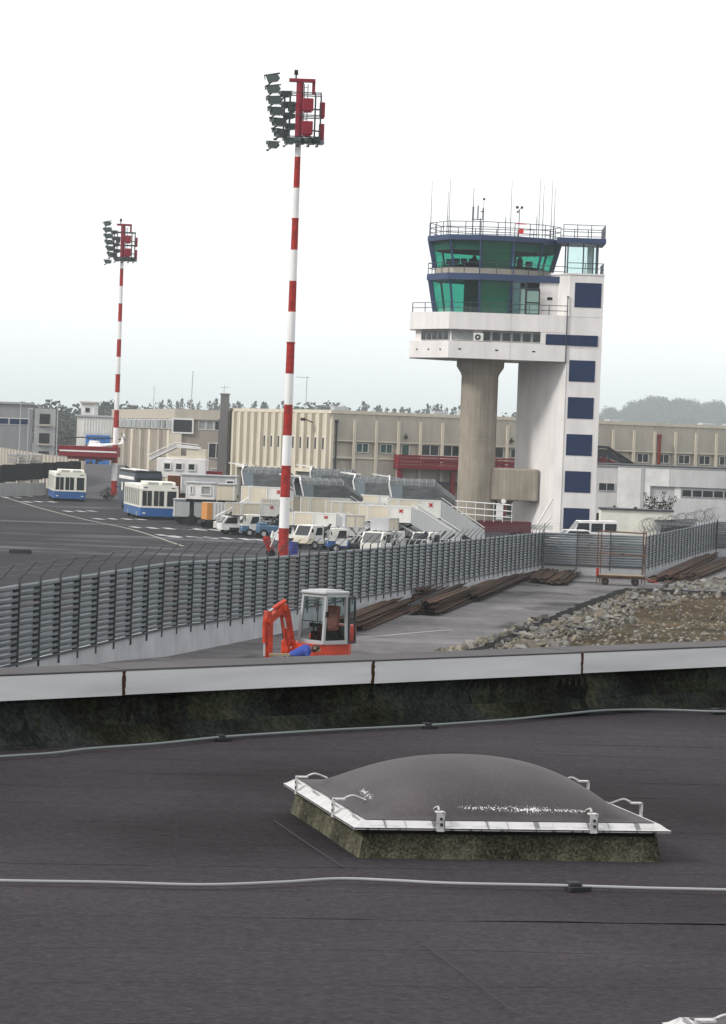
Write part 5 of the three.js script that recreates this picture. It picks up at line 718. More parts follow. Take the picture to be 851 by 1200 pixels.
{
  // red canopy on a single column behind the far mast
  const p = V(gx(66.5, 356), 0, -356), g = thing('red_canopy', 'flat red canopy with a white stripe beside the far floodlight mast', 'canopy', p, 0.0);
  P1('roof', M.red, g, (b) => b.span(0, 6.5, 4.55, 5.65, -4, 0)); P1('white_stripe', M.mastWhite, g, (b) => b.span(0.12, 6.4, 5.02, 5.18, -0.01, 0.03)); P1('soffit', M.red, g, (b) => b.prism([[1.0, -0.2], [6.0, -0.2], [6.0, -3.8], [1.6, -3.8]], 4.2, 4.55)); P1('lower_beam', M.red, g, (b) => b.span(0.02, 6.45, 4.5, 4.6, -0.2, 0.05)); P1('column', M.red, g, (b) => b.span(6.0, 6.4, 0, 4.5, -2.2, -1.8)); P1('soffit_lamp', M.dark, g, (b) => b.box(2.5, 4.1, -1.5, 0.7, 0.16, 0.5).box(4.4, 4.1, -1.5, 0.7, 0.16, 0.5));
  // helicopter parked behind it
  const rp = P1('raised_apron', mat([0.085, 0.083, 0.09], 0.9, { map: T.mottle }), null, (b) => { const a = gx(93, 352), c = gx(140, 352), d = gx(93, 400), e = gx(146, 400); b.quads([[V(a, 0.02, -352), V(c, 0.02, -352), V(e, 3.2, -400), V(d, 3.2, -400)], [V(d, 3.2, -400), V(e, 3.2, -400), V(gx(150, 500), 1.8, -500), V(gx(40, 500), 1.8, -500)], [V(a, 0, -352), V(d, 3.2, -400), V(d, 0, -400), V(a, 0, -352)]]); }); struct(rp);
  const hp = V(gx(110, 440), 2.62, -440), h = thing('helicopter', 'white helicopter with drooping dark rotor blades behind the red canopy', 'helicopter', hp, -0.5);
  h.scale.setScalar(0.6); P1('fuselage', M.white2, h, (b) => b.add(new THREE.SphereGeometry(1, 24, 16), new THREE.Matrix4().compose(V(0, 3.9, 0), new THREE.Quaternion(), V(2.6, 1.25, 1.1))).rbox(-0.2, 5.0, 0, 2.4, 0.9, 1.3, 0.3)); P1('tail_boom', M.white2, h, (b) => b.rod(V(1.6, 4.3, 0), V(7.2, 5.0, 0), 0.5, 12, 0.22)); P1('tail_fin', M.white2, h, (b) => b.side([[6.6, 4.9], [7.4, 7.2], [7.9, 7.2], [7.6, 4.9]], -0.08, 0.08)); P1('windscreen', M.window, h, (b) => b.add(new THREE.SphereGeometry(1, 16, 12), new THREE.Matrix4().compose(V(-1.5, 4.1, 0), new THREE.Quaternion(), V(1.15, 0.8, 0.95)))); P1('rotor_mast', M.dark, h, (b) => b.cyl(-0.1, 5.7, 0, 0.14, 0.2, 0.7, 10).cyl(-0.1, 6.0, 0, 0.4, 0.4, 0.18, 12));
  for (const a of [2.75, 1.2, -0.4, -1.9]) P1('rotor_blade', M.dark, h, (b) => b.tube([V(-0.1, 6.05, 0), V(-0.1 + 3.4 * Math.cos(a), 6.1, 3.4 * Math.sin(a)), V(-0.1 + 7 * Math.cos(a), 5.85, 7 * Math.sin(a))], 0.14, 8, 4)); P1('tail_rotor', M.dark, h, (b) => b.box(7.5, 6.6, 0.2, 0.12, 2.0, 0.05, 0, 0, 0.5)); for (const s of [-1, 1]) P1('landing_gear', M.dark, h, (b) => b.rod(V(-0.2, 3, s * 0.6), V(-0.2, 0.5, s * 1.2), 0.1).cyl(-0.2, 0.4, s * 1.2, 0.4, 0.4, 0.25, 14, Math.PI / 2)); P1('nose_wheel', M.dark, h, (b) => b.rod(V(-1.8, 3, 0), V(-1.8, 0.4, 0), 0.08).cyl(-1.8, 0.3, 0, 0.3, 0.3, 0.2, 12, Math.PI / 2));
  // boarded fence, screen and slab stacks at the left edge
  const A = V(gx(-20, 460), 0, -460), B = V(gx(98, 372), 0, -372), d = B.clone().sub(A), L = d.length(); d.normalize(); const bf = thing('board_fence', 'weathered brown board fence running behind the black screen', 'fence', V(0, 0, 0)); const N = 62; for (let i = 0; i < N; i++) { const q = A.clone().addScaledVector(d, L * (i + 0.5) / N); P1('board', i % 2 ? M.taupe : M.taupeLight, bf, (b) => b.box(q.x + (i % 2) * 0.06, 2.3 - 0.35 * i / N, q.z, L / N * 0.96, 4.6 - 0.7 * i / N, 0.08, Math.atan2(-d.z, d.x))); }
  const s = thing('black_screen', 'low black mesh screen on posts behind the left-hand bus', 'screen', V(0, 0, 0)); const a0 = V(gx(-15, 345), 0, -345), a1 = V(gx(94, 372), 0, -372), dd = a1.clone().sub(a0); for (let i = 0; i < 7; i++) { const q = a0.clone().addScaledVector(dd, (i + 0.5) / 7), w = dd.length() / 7; P1('screen_panel', M.net, s, (b) => b.box(q.x, 2.35 + 0.1 * i, q.z, w * 0.99, 1.9 - 0.03 * i, 0.06, Math.atan2(-dd.z, dd.x))); P1('screen_post', M.dark, s, (b) => b.box(q.x - w * 0.48, 1.6, q.z - 0.05, 0.1, 3.2, 0.1)); }
  const kb = thing('concrete_barrier', 'long pale concrete barrier below the black screen', 'barrier', V(0, 0, 0)); for (let i = 0; i < 5; i++) { const q = a0.clone().addScaledVector(dd, (i + 0.3) / 8).add(V(0, 0, 1.5)), w = dd.length() / 8; P1('barrier_block', M.concrete, kb, (b) => b.box(q.x, 0.7, q.z, w * 0.985, 1.4, 0.6, Math.atan2(-dd.z, dd.x))); }
  for (let r = 0; r < 4; r++) for (let k = 0; k < 3; k++) { const q = V(gx(12 + k * 12, 385) + r * 0.1, 0, -385 - k * 2); tag(P1('concrete_slab', r % 2 ? M.concrete : M.taupeLight, null, (b) => b.rbox(q.x, 3.0 + r * 0.36, q.z, 1.1 + 0.1 * (k % 2), 0.3, 2, 0.04, rr(-0.1, 0.1)).span(q.x - 0.5, q.x + 0.5, r ? 2.9 + r * 0.36 : 0, 3.0 + r * 0.36, q.z - 0.8, q.z + 0.8)), 'pale slab stacked behind the black screen', 'slab', 'slabs stacked behind the screen'); }
  for (const [px, dep, top, l] of [[21, 390, 470, 'tall thin lamp post left of the slab stacks'], [30.5, 375, 478, 'thin lamp post between the slab stacks and the board fence'], [64.5, 372, 475, 'thin lamp post at the end of the black screen']]) { const q = V(gx(px, dep), 0, -dep), h2 = (509 + 0.0375 * (px - 425) - top) * dep / F + 8, lp = thing('lamp_post', l, 'lamp post', q); P1('pole', M.pole, lp, (b) => b.rod(V(0, 0, 0), V(0, h2, 0), 0.07, 6, 0.05)); P1('lamp_head', M.greyPanel, lp, (b) => b.rbox(0.25, h2, 0, 0.6, 0.14, 0.25, 0.04)); }
}

// ---------------------------------------------------------------- buses and apron vehicles
function wheelSet(g, xs, zs, r, w = 0.28) { for (const x of xs) for (const z of zs) { const o = P1('wheel', M.rubber, g, (b) => b.cyl(x, r, z, r, r, w, 18, Math.PI / 2)); P1('rim', M.greyPanel, o, (b) => b.cyl(x, r, z + Math.sign(z) * (w / 2 + 0.005), r * 0.5, r * 0.5, 0.02, 14, Math.PI / 2)); } }
{
  const make = (p, turn, label) => { // local -z is the length, +z faces the camera end
    const g = thing('apron_bus', label, 'bus', p, turn, 'blue and cream apron buses'), w = 1.66, L = 13.2;
    P1('skirt', M.busBlue, g, (b) => b.prism([[-w, -0.15], [-w + 0.15, 0], [w - 0.15, 0], [w, -0.15], [w, -L], [-w, -L]], 0.28, 1.02)); P1('roof', M.busCream, g, (b) => b.prism([[-w, -0.2], [-w + 0.2, 0], [w - 0.2, 0], [w, -0.2], [w, -L], [-w, -L]], 2.62, 2.95));
    P1('body_core', M.busCream, g, (b) => b.span(-w + 0.06, w - 0.06, 1.0, 2.66, -L + 0.06, -0.06)); P1('waist_rail', M.busCream, g, (b) => b.span(-w - 0.01, w + 0.01, 1.02, 1.16, -L, 0.012));
    for (const [x0, x1] of [[-1.66, -1.5], [-0.62, -0.5], [0.44, 0.66], [1.5, 1.66]]) P1('end_pillar', M.busCream, g, (b) => b.span(x0, x1, 1.16, 2.64, -0.25, 0.01)); P1('header', M.busCream, g, (b) => b.span(-w, w, 2.5, 2.62, -0.2, 0.012)); for (const [x0, x1] of [[-1.48, -1.08], [-1.04, -0.64], [-0.48, -0.06], [-0.02, 0.42], [0.68, 1.48]]) { const d = P1('end_window', M.frame, g, (b) => b.span(x0, x1, 1.17, 2.48, -0.08, -0.03)); P1('pane', M.window, d, (b) => b.span(x0 + 0.012, x1 - 0.012, 1.18, 2.47, -0.05, -0.02)); }
    for (let k = 0; k <= 8; k++) for (const s of [-1, 1]) P1('side_pillar', M.busCream, g, (b) => b.span(s * w - 0.03, s * w + 0.03, 1.16, 2.64, -0.35 - k * 1.55 - 0.14, -0.35 - k * 1.55 + 0.14)); for (let k = 0; k < 8; k++) for (const s of [-1, 1]) P1('side_window', M.window, g, (b) => b.span(s * (w - 0.05) - 0.02, s * (w - 0.05) + 0.02, 1.2, 2.55, -1.72 - k * 1.55, -0.52 - k * 1.55));
    const ac = P1('roof_unit', M.busCream, g, (b) => b.rbox(0.15, 3.12, -2.6, 2.7, 0.34, 3.4, 0.1)); for (const x of [-0.45, 0.75]) P1('vent_grille', M.shutter, ac, (b) => b.span(x - 0.45, x + 0.45, 3.02, 3.22, -0.91, -0.88)); P1('marker_light', M.dark, g, (b) => b.span(-1.35, -1.05, 2.72, 2.8, 0.0, 0.02).span(1.05, 1.35, 2.72, 2.8, 0.0, 0.02)); for (const s of [-1, 1]) P1('bumper_lamp', M.frame, g, (b) => b.span(s * 1.3 - 0.12, s * 1.3 + 0.12, 0.5, 0.6, 0.0, 0.02)); wheelSet(g, [-1.45, 1.45], [-2.6, -10], 0.46); return g; };
  // wheels above turn about x; set them along the bus
  const g = make(V(gx(186, 281), 0, -281), 0.18, 'blue and cream apron bus directly in front of the dark coach'); g.children.filter((o) => o.name === 'wheel').forEach((o) => g.remove(o));
  for (const s of [-1, 1]) for (const z of [-2.6, -10]) { const o = P1('wheel', M.rubber, g, (b) => b.cyl(s * 1.5, 0.44, z, 0.44, 0.44, 0.3, 18, 0, Math.PI / 2)); P1('rim', M.greyPanel, o, (b) => b.cyl(s * 1.655, 0.44, z, 0.22, 0.22, 0.02, 14, 0, Math.PI / 2)); }
  copy(g, 'blue and cream apron bus standing by the black screen, short of the red canopy', V(gx(81.5, 336), 0, -336), 0.14);
  // dark coach
  const c = thing('coach', 'dark coach with white roof stripes behind the apron bus', 'coach', V(gx(173, 306), 0, -306), 0.2), w = 1.3; P1('body', M.coach, c, (b) => b.prism([[-w, -0.15], [-w + 0.2, 0], [w - 0.2, 0], [w, -0.15], [w, -12], [-w, -12]], 0.4, 3.6)); P1('roof', M.dark, c, (b) => b.prism([[-w + 0.05, -0.3], [w - 0.05, -0.3], [w - 0.05, -12], [-w + 0.05, -12]], 3.6, 3.85)); for (const x of [-1.2, -0.2]) P1('roof_stripe', M.white2, c, (b) => b.span(x, x + 0.32, 3.85, 3.93, -12, -0.4)); P1('side_stripe', M.white2, c, (b) => b.span(-w - 0.015, -w, 2.95, 3.25, -12, -0.6)); P1('windscreen', M.window, c, (b) => b.span(-1.15, 1.15, 1.7, 3.2, 0.0, 0.03)); P1('front_stripe', M.white2, c, (b) => b.span(-1.2, 1.2, 1.2, 1.6, 0.0, 0.03)); for (let k = 0; k < 6; k++) P1('side_window', k % 2 ? M.frame : M.window, c, (b) => b.span(-w - 0.02, -w, 1.8, 2.6, -1.9 - k * 1.6, -0.9 - k * 1.6)); for (const s of [-1, 1]) for (const z of [-2.4, -9]) P1('wheel', M.rubber, c, (b) => b.cyl(s * 1.15, 0.48, z, 0.48, 0.48, 0.3, 16, 0, Math.PI / 2));
}
{
  // raised white cabin with a sloping ramp
  const p = V(gx(211, 318), 0, -318), g = thing('lift_cabin_truck', 'white raised passenger cabin with three windows and a sloping ramp roof', 'lift truck', p, -0.05);
  P1('cabin', M.white, g, (b) => b.rbox(0, 4.1, -1.4, 4.8, 1.95, 2.8, 0.08)); for (const x of [-1.4, -0.25, 1.0]) { win(g, x, 4.25, 0.06, 0.78, 0.75, { t: 0.1 }); } P1('lift_leg', M.greyPanel, g, (b) => { for (const x of [-1.8, 1.8]) b.bar(V(x, 0.9, -0.5), V(-x * 0.6, 3.15, -0.5), 0.2).bar(V(x, 0.9, -2.2), V(-x * 0.6, 3.15, -2.2), 0.2); }); P1('chassis', M.dark, g, (b) => b.span(-3, 3, 0.6, 0.95, -2.4, -0.4)); wheelSet(g, [-2.1, 1.9], [-2.4, -0.4], 0.48);
  P1('ramp', M.white, g, (b) => b.side([[-3.4, 5.0], [-0.7, 6.4], [1.6, 6.2], [1.6, 6.0], [-0.6, 6.1], [-3.2, 4.75]], -2.6, -0.2)); P1('ramp_rail', M.frame, g, (b) => b.rod(V(-3.4, 5.2, -0.1), V(-0.7, 6.6, -0.1), 0.05).rod(V(-0.7, 6.6, -0.1), V(1.6, 6.4, -0.1), 0.05)); P1('roof_box', M.cream, g, (b) => b.span(0.4, 2.3, 5.1, 6.0, -2.5, -0.3).span(-1.6, 0.4, 5.08, 5.3, -2.5, -0.3)); P1('driver_cab', M.white2, g, (b) => b.rbox(3.4, 1.6, -1.4, 1.5, 1.8, 2.2, 0.1)); P1('red_tail', M.red, g, (b) => b.span(2.45, 3.9, 3.2, 3.9, -2.4, -0.5));
  // site cabins
  const cabin = (px, dep, x, y0, y1, m, label, wins, turn = -0.05) => { const c = thing('site_cabin', label, 'cabin', V(gx(px, dep), 0, -dep), turn); P1('wall', m, c, (b) => b.span(-x / 2, x / 2, y0, y1, -2.6, 0)); P1('roof', M.greyPanel, c, (b) => b.span(-x / 2 - 0.08, x / 2 + 0.08, y1, y1 + 0.1, -2.7, 0.1)); P1('edge_post', M.frame, c, (b) => b.span(-x / 2 - 0.02, -x / 2 + 0.1, y0, y1, -0.1, 0.03).span(x / 2 - 0.1, x / 2 + 0.02, y0, y1, -0.1, 0.03)); for (const [wx, w, h, gl] of wins) win(c, wx, (y0 + y1) / 2 + 0.1, 0.04, w, h, { t: 0.09, glass: gl ?? M.window }); if (y0 > 0.4) { P1('trailer_frame', M.dark, c, (b) => b.span(-x / 2, x / 2, y0 - 0.25, y0, -2.4, -0.2)); wheelSet(c, [-x / 3, x / 3], [-2.3, -0.3], 0.4, 0.22); P1('trailer_legs', M.dark, c, (b) => { for (const q of [-x / 3, x / 3]) b.span(q - 0.1, q + 0.1, 0.3, y0 - 0.2, -2.2, -0.5); }); } };
  cabin(243, 285, 4.9, 2.3, 3.9, M.greyPanel, 'long grey site cabin behind the white office trailer', [[1.9, 0.75, 0.8], [-1.6, 1.0, 0.3, M.shutter]]); cabin(233, 268, 2.3, 2.2, 3.5, M.white, 'white office trailer between the bus and the cream cabin', [[0.5, 0.9, 0.8, M.shutter], [-0.7, 0.3, 0.7, M.shutter]]); cabin(228, 272, 3.6, 0.6, 2.0, M.greyPanel, 'low grey trailer with dark wheels under the white office trailer', []); cabin(258, 272, 2.2, 2.1, 3.4, M.cream, 'cream cabin beside the ribbed wall garages', []);
  for (let k = 0; k < 3; k++) { const q = V(gx(203 + (k % 2) * 6, 290), 0, -290); tag(P1('brown_crate', M.brown, null, (b) => b.rbox(q.x, 0.65 + k * 1.25, q.z, 1.15, 1.2, 1.2, 0.03).span(q.x - 0.6, q.x + 0.6, 0.3 + k * 1.25, 0.4 + k * 1.25, q.z - 0.62, q.z + 0.62)), 'brown crate stacked behind the nearer apron bus', 'crate', 'brown crates behind the bus'); }
  const o = thing('baggage_trailer', 'baggage trailer with an orange side curtain left of the belt loader', 'trailer', V(gx(251, 262), 0, -262), 0.3); P1('box', M.greyPanel, o, (b) => b.span(-0.6, 1.0, 0.7, 2.1, -1.8, 0)); P1('curtain', M.orangeCurtain, o, (b) => b.span(-0.64, -0.6, 0.72, 2.08, -1.8, 0).span(-0.62, -0.2, 0.72, 2.08, 0.0, 0.03)); for (let k = 0; k < 4; k++) P1('slat', M.frame, o, (b) => b.span(-0.1 + k * 0.28, 0.08 + k * 0.28, 0.75, 2.05, 0.0, 0.03)); P1('bed', M.dark, o, (b) => b.span(-0.8, 1.1, 0.5, 0.68, -1.9, 0.05)); wheelSet(o, [-0.4, 0.7], [-1.7, -0.1], 0.3, 0.2);
}
{
  // passenger stairs: high end to the left, flight coming down to the right
  const emblem = mat([0.40, 0.02, 0.02], 0.6);
  const make = (p, turn, label, sy) => {
    const g = thing('passenger_stairs', label, 'passenger stairs', p, turn, 'mobile passenger stairs parked behind the fence'); const w = 1.15; g.scale.y = sy;
    P1('chassis', M.dark, g, (b) => b.span(-3.3, 3.4, 0.5, 0.78, -0.9, 0.9)); wheelSet(g, [-2.4, 2.0], [-0.85, 0.85], 0.42);
    P1('support_leg', M.frame, g, (b) => { for (const z of [-0.7, 0.7]) b.bar(V(1.8, 0.8, z), V(-0.6, 2.1, z), 0.12).bar(V(-1.2, 0.8, z), V(-0.4, 2.1, z), 0.16); }); P1('scissor_arm', M.darkSteel, g, (b) => { for (const z of [-0.6, 0.6]) b.bar(V(-1.6, 0.8, z), V(0.8, 2.1, z), 0.1).bar(V(0.4, 0.8, z), V(2.4, 1.5, z), 0.1); });
    P1('platform', M.dark, g, (b) => b.span(-3.2, 0.7, 2.02, 2.14, -w, w));
    for (const s of [-1, 1]) { for (const [a, c] of [[-3.2, -2.5], [-2.46, -1.0], [-0.96, 0.66]]) { const q = P1('side_panel', a > -1 ? M.cream2 : M.cream, g, (b) => b.span(a, c, 2.1, 3.42, s * w - 0.03, s * w + 0.03)); P1('panel_frame', M.frame, q, (b) => b.span(a, a + 0.07, 2.1, 3.42, s * w - 0.05, s * w + 0.05).span(c - 0.07, c, 2.1, 3.42, s * w - 0.05, s * w + 0.05).span(a + 0.07, c - 0.07, 3.34, 3.42, s * w - 0.05, s * w + 0.05).span(a + 0.07, c - 0.07, 2.1, 2.17, s * w - 0.05, s * w + 0.05)); }
      P1('flight_panel', M.greyPanel, g, (b) => b.side([[0.68, 2.02], [0.68, 3.42], [3.95, 1.35], [3.95, 0.28], [3.6, 0.28]], s * w - 0.03, s * w + 0.03)); P1('handrail', M.frame, g, (b) => b.rod(V(0.68, 3.6, s * w), V(3.95, 1.5, s * w), 0.035)); }
    P1('emblem', emblem, g, (b) => { for (const a of [0.8, -0.8]) b.box(-0.1, 3.05, w + 0.045, 0.36, 0.1, 0.02, 0, 0, a); b.box(-0.1, 3.05, w + 0.05, 0.1, 0.1, 0.02); });
    for (let k = 0; k < 11; k++) P1('step', M.darkSteel, g, (b) => b.box(0.85 + k * 0.28, 2.0 - k * 0.165, 0, 0.30, 0.05, 2.2));
    const half = (r, n = 10) => { const q = []; for (let k = 0; k <= n; k++) { const a = Math.PI * k / n; q.push([r * Math.cos(a), 0.46 * r * Math.sin(a)]); } return q; };
    const hood = P1('hood', M.hood, g, (b) => { const q = half(w, 5); for (let k = 0; k < q.length - 1; k++) { const [a, y0] = q[k], [c, y1] = q[k + 1]; b.quads([[V(-3.2, 4.4 + y0, a), V(0.1, 4.4 + y0, a), V(0.1, 4.4 + y1, c), V(-3.2, 4.4 + y1, c)], [V(0.1, 4.4 + y0, a), V(1.7, 3.35 + y0 * 0.7, a), V(1.7, 3.35 + y1 * 0.7, c), V(0.1, 4.4 + y1, c)]]); } for (const s of [-1, 1]) b.span(-2.2, 0.1, 3.44, 4.4, s * w - 0.02, s * w + 0.02).quads([[V(0.1, 3.44, s * w), V(1.4, 2.95, s * w), V(1.7, 3.35, s * w), V(0.1, 4.4, s * w)]]); });
    P1('hood_rib', M.hoodRib ??= mat([0.19, 0.20, 0.205], 0.6), hood, (b) => { const q = half(w + 0.02, 5); for (const x of [-3.18, -2.65, -2.1, -1.55, -1.0, -0.45, 0.1]) for (let k = 0; k < q.length - 1; k++) b.bar(V(x, 4.4 + q[k][1], q[k][0]), V(x, 4.4 + q[k + 1][1], q[k + 1][0]), 0.06); });
    for (const s of [-1, 1]) P1('hood_window', M.hoodGlass, g, (b) => b.quads([[V(-3.1, 3.46, s * w), V(-2.22, 3.46, s * w), V(-2.22, 4.38, s * w), V(-3.1, 4.38, s * w)]]));
    P1('visor', M.white2, g, (b) => { for (const s of [-1, 1]) b.bar(V(-3.2, 5.0, s * w * 0.6), V(-4.4, 5.15, s * w * 0.6), 0.07).bar(V(-3.2, 4.4, s * w), V(-3.0, 3.5, s * w), 0.09).bar(V(-3.2, 5.02, s * w * 0.55), V(-3.2, 4.4, s * w), 0.1); b.bar(V(-4.4, 5.15, -0.7), V(-4.4, 5.15, 0.7), 0.08).bar(V(-3.2, 5.06, -0.7), V(-3.2, 5.06, 0.7), 0.1); });
    const cab = P1('driver_cab', M.white2, g, (b) => b.side([[-3.9, 0.5], [-3.95, 1.15], [-3.5, 1.95], [-2.5, 1.98], [-2.5, 0.5]], -0.85, 0.85)); for (const s of [-1, 1]) P1('side_window', M.window, cab, (b) => b.side([[-3.75, 1.2], [-3.42, 1.82], [-2.7, 1.84], [-2.7, 1.2]], s * 0.86 - 0.01, s * 0.86 + 0.01)); P1('windscreen', M.window, cab, (b) => b.quads([[V(-3.96, 1.22, -0.75), V(-3.96, 1.22, 0.75), V(-3.55, 1.9, 0.7), V(-3.55, 1.9, -0.7)]]));
    return g;
  };
  const S = (px, dep) => V(gx(px, dep), 0, -dep);
  const g = make(S(504, 240), 0.02, 'passenger stairs with grey flight reaching down beside the tower pillar', 1);
  copy(g, 'open passenger stairs without a hood, second from the tower pillar', S(474, 233), -0.22).scale.y = 0.88; copy(g, 'passenger stairs with cream panels, third from the tower pillar', S(434, 236), 0.2).scale.y = 0.92;
  copy(g, 'passenger stairs with high hood in the back row below the balcony end', S(409, 264), -0.12).scale.y = 1.05; copy(g, 'passenger stairs half behind the foot of the nearer mast', S(394, 245), 0.28).scale.y = 0.94; copy(g, 'passenger stairs in front of the garage openings of the ribbed wall', S(330, 262), -0.2).scale.y = 1.04;
  copy(g, 'passenger stairs with cream boxes between the belt loader and the nearer mast', S(314, 250), 0.3).scale.y = 0.72;
  copy(g, 'passenger stairs squeezed behind the nearer mast with low cream panels', S(356, 254), 0.35).scale.y = 0.8; copy(g, 'passenger stairs in the back row between the balcony post and the pillar', S(462, 256), -0.3).scale.y = 0.97; copy(g, 'low open passenger stairs beside the white service truck', S(388, 229), -0.28).scale.y = 0.7;
  for (const o of scene.children.filter((c) => c.name.startsWith('passenger_stairs') && c.scale.y < 0.93)) o.children.filter((c) => ['hood', 'visor', 'hood_window'].includes(c.name)).forEach((c) => o.remove(c));   // some stand open, without a hood
  // small service trucks in front of them
  const truck = (p, turn, label, lower, big) => { const t = thing('service_truck', label, 'truck', p, turn, 'small service trucks below the passenger stairs'), w = 0.95; t.scale.setScalar(0.82); const cab = P1('cab', M.cream2, t, (b) => b.side([[-1.6, 0.55], [-1.68, 1.15], [-1.25, 2.02], [-0.02, 2.05], [-0.02, 0.55]], -w, w)); P1('cab_lower', lower, cab, (b) => b.side([[-1.66, 0.5], [-1.70, 1.0], [0.06, 1.0], [0.06, 0.5]], -w - 0.015, w + 0.015)); for (const s of [-1, 1]) { const d = P1('door', M.white2, cab, (b) => b.side([[-1.05, 0.62], [-1.05, 1.2], [-0.82, 1.95], [-0.1, 1.97], [-0.1, 0.62]], s * (w + 0.02) - 0.008, s * (w + 0.02) + 0.008)); P1('window', M.window, cab, (b) => b.side([[-0.98, 1.22], [-0.78, 1.86], [-0.18, 1.88], [-0.18, 1.22]], s * (w + 0.035) - 0.006, s * (w + 0.035) + 0.006)); } P1('windscreen', M.window, cab, (b) => b.quads([[V(-1.69, 1.18, -0.82), V(-1.69, 1.18, 0.82), V(-1.29, 1.97, 0.78), V(-1.29, 1.97, -0.78)]])); P1('mirror', M.black, cab, (b) => b.box(-1.45, 1.6, 1.15, 0.06, 0.3, 0.18)); P1('chassis', M.dark, t, (b) => b.span(-1.6, 2.6, 0.38, 0.58, -0.8, 0.8)); wheelSet(t, [-1.0, 1.9], [-0.85, 0.85], 0.38); if (big) { P1('raised_box', M.cream, t, (b) => b.rbox(0.5, 2.65, 0, 1.5, 1.0, 1.7, 0.05)); P1('box_frame', M.greyPanel, t, (b) => { for (const x of [-0.27, 0.5, 1.27]) b.span(x - 0.04, x + 0.04, 2.15, 3.17, -0.87, 0.87); b.span(-0.3, 1.3, 3.1, 3.17, 0.82, 0.88).span(-0.3, 1.3, 2.13, 2.2, 0.82, 0.88); }); P1('box_strut', M.frame, t, (b) => { for (const z of [-0.7, 0.7]) b.bar(V(0.3, 0.8, z), V(1.3, 2.2, z), 0.12).bar(V(1.8, 0.8, z), V(0.2, 2.2, z), 0.12); }); } P1('bed', M.darkSteel, t, (b) => b.span(0.15, 2.6, 0.6, 0.85, -0.95, 0.95)); P1('bed_rail', M.frame, t, (b) => { for (let k = 0; k < 5; k++) b.bar(V(0.25 + k * 0.5, 0.85, 0.9), V(0.55 + k * 0.5, 1.5, 0.9), 0.06); b.bar(V(0.2, 1.5, 0.9), V(2.6, 1.5, 0.9), 0.06); }); P1('gear', M.darkSteel, t, (b) => b.rod(V(0.5, 1.0, 0.3), V(2.3, 1.9, 0.3), 0.1).rod(V(0.5, 1.0, -0.4), V(2.0, 2.1, -0.4), 0.1).cyl(1.2, 1.2, 0.4, 0.25, 0.25, 1.2, 12, 0, Math.PI / 2)); P1('front_lamp', M.frame, t, (b) => b.box(-1.69, 0.85, 0.65, 0.04, 0.14, 0.2).box(-1.69, 0.85, -0.65, 0.04, 0.14, 0.2)); return t; };
  truck(S(370, 224), 0.75, 'white service truck just right of the nearer mast', M.cream, false); truck(S(406, 219), 0.15, 'blue and white service truck below the cream stair panels', M.busBlue, true); truck(S(446, 214), 1.05, 'white service truck with raised cream box behind the fence', M.cream2, true); truck(S(470, 216), -0.3, 'white service truck under the open stairs', M.greyPanel, false); truck(S(506, 217), 0.8, 'blue based service truck below the stair flight', M.busBlue, false); truck(S(303, 246), 0.2, 'blue based service truck left of the nearer mast', mat([0.05, 0.14, 0.24], 0.5, { map: T.mottle }), false);
  // belt loader
  const b1 = thing('belt_loader', 'white belt loader with sloping conveyor at the left end of the stairs', 'belt loader', S(270, 250), 0.1); P1('conveyor', M.cream2, b1, (b) => b.side([[-1.3, 0.45], [-1.3, 0.9], [-0.8, 1.05], [1.3, 2.4], [1.45, 2.1], [-0.6, 0.5]], -0.5, 0.5)); P1('belt', M.rubber, b1, (b) => b.bar(V(-1.0, 1.05, 0), V(1.3, 2.45, 0), 0.7, 0.04)); P1('side_rail', M.frame, b1, (b) => { for (const s of [-1, 1]) b.rod(V(-1.2, 1.3, s * 0.5), V(1.35, 2.85, s * 0.5), 0.04); for (let k = 0; k < 6; k++) b.rod(V(-1.1 + k * 0.45, 0.95 + k * 0.27, 0.5), V(-1.1 + k * 0.45, 1.35 + k * 0.275, 0.5), 0.03); }); P1('body', M.brown, b1, (b) => b.span(-0.5, 1.4, 0.4, 0.9, -0.8, 0.8)); wheelSet(b1, [-0.4, 1.1], [-0.7, 0.7], 0.34, 0.22); P1('driver_seat', M.dark, b1, (b) => b.rbox(1.1, 1.15, 0.6, 0.4, 0.5, 0.4, 0.06));
  // blue tow tractors
  const tr = thing('tow_tractor', 'low blue tow tractor beside the belt loader', 'tractor', S(318, 244), 0.2, 'blue tow tractors'); P1('body', mat([0.06, 0.13, 0.22], 0.5, { map: T.mottle }), tr, (b) => b.rbox(0, 0.65, 0, 2.2, 0.6, 1.3, 0.1).rbox(-0.7, 1.0, 0, 0.7, 0.3, 1.2, 0.08)); P1('seat', M.black, tr, (b) => b.rbox(0.5, 1.1, 0, 0.4, 0.5, 0.8, 0.06)); P1('steering_wheel', M.black, tr, (b) => b.cyl(0.0, 1.25, 0.2, 0.2, 0.2, 0.03, 14, 0, 0.5).rod(V(-0.2, 0.9, 0.2), V(0, 1.25, 0.2), 0.03)); wheelSet(tr, [-0.7, 0.7], [-0.6, 0.6], 0.33, 0.24); copy(tr, 'low blue tow tractor close to the foot of the nearer mast', S(345, 236), 0.2);
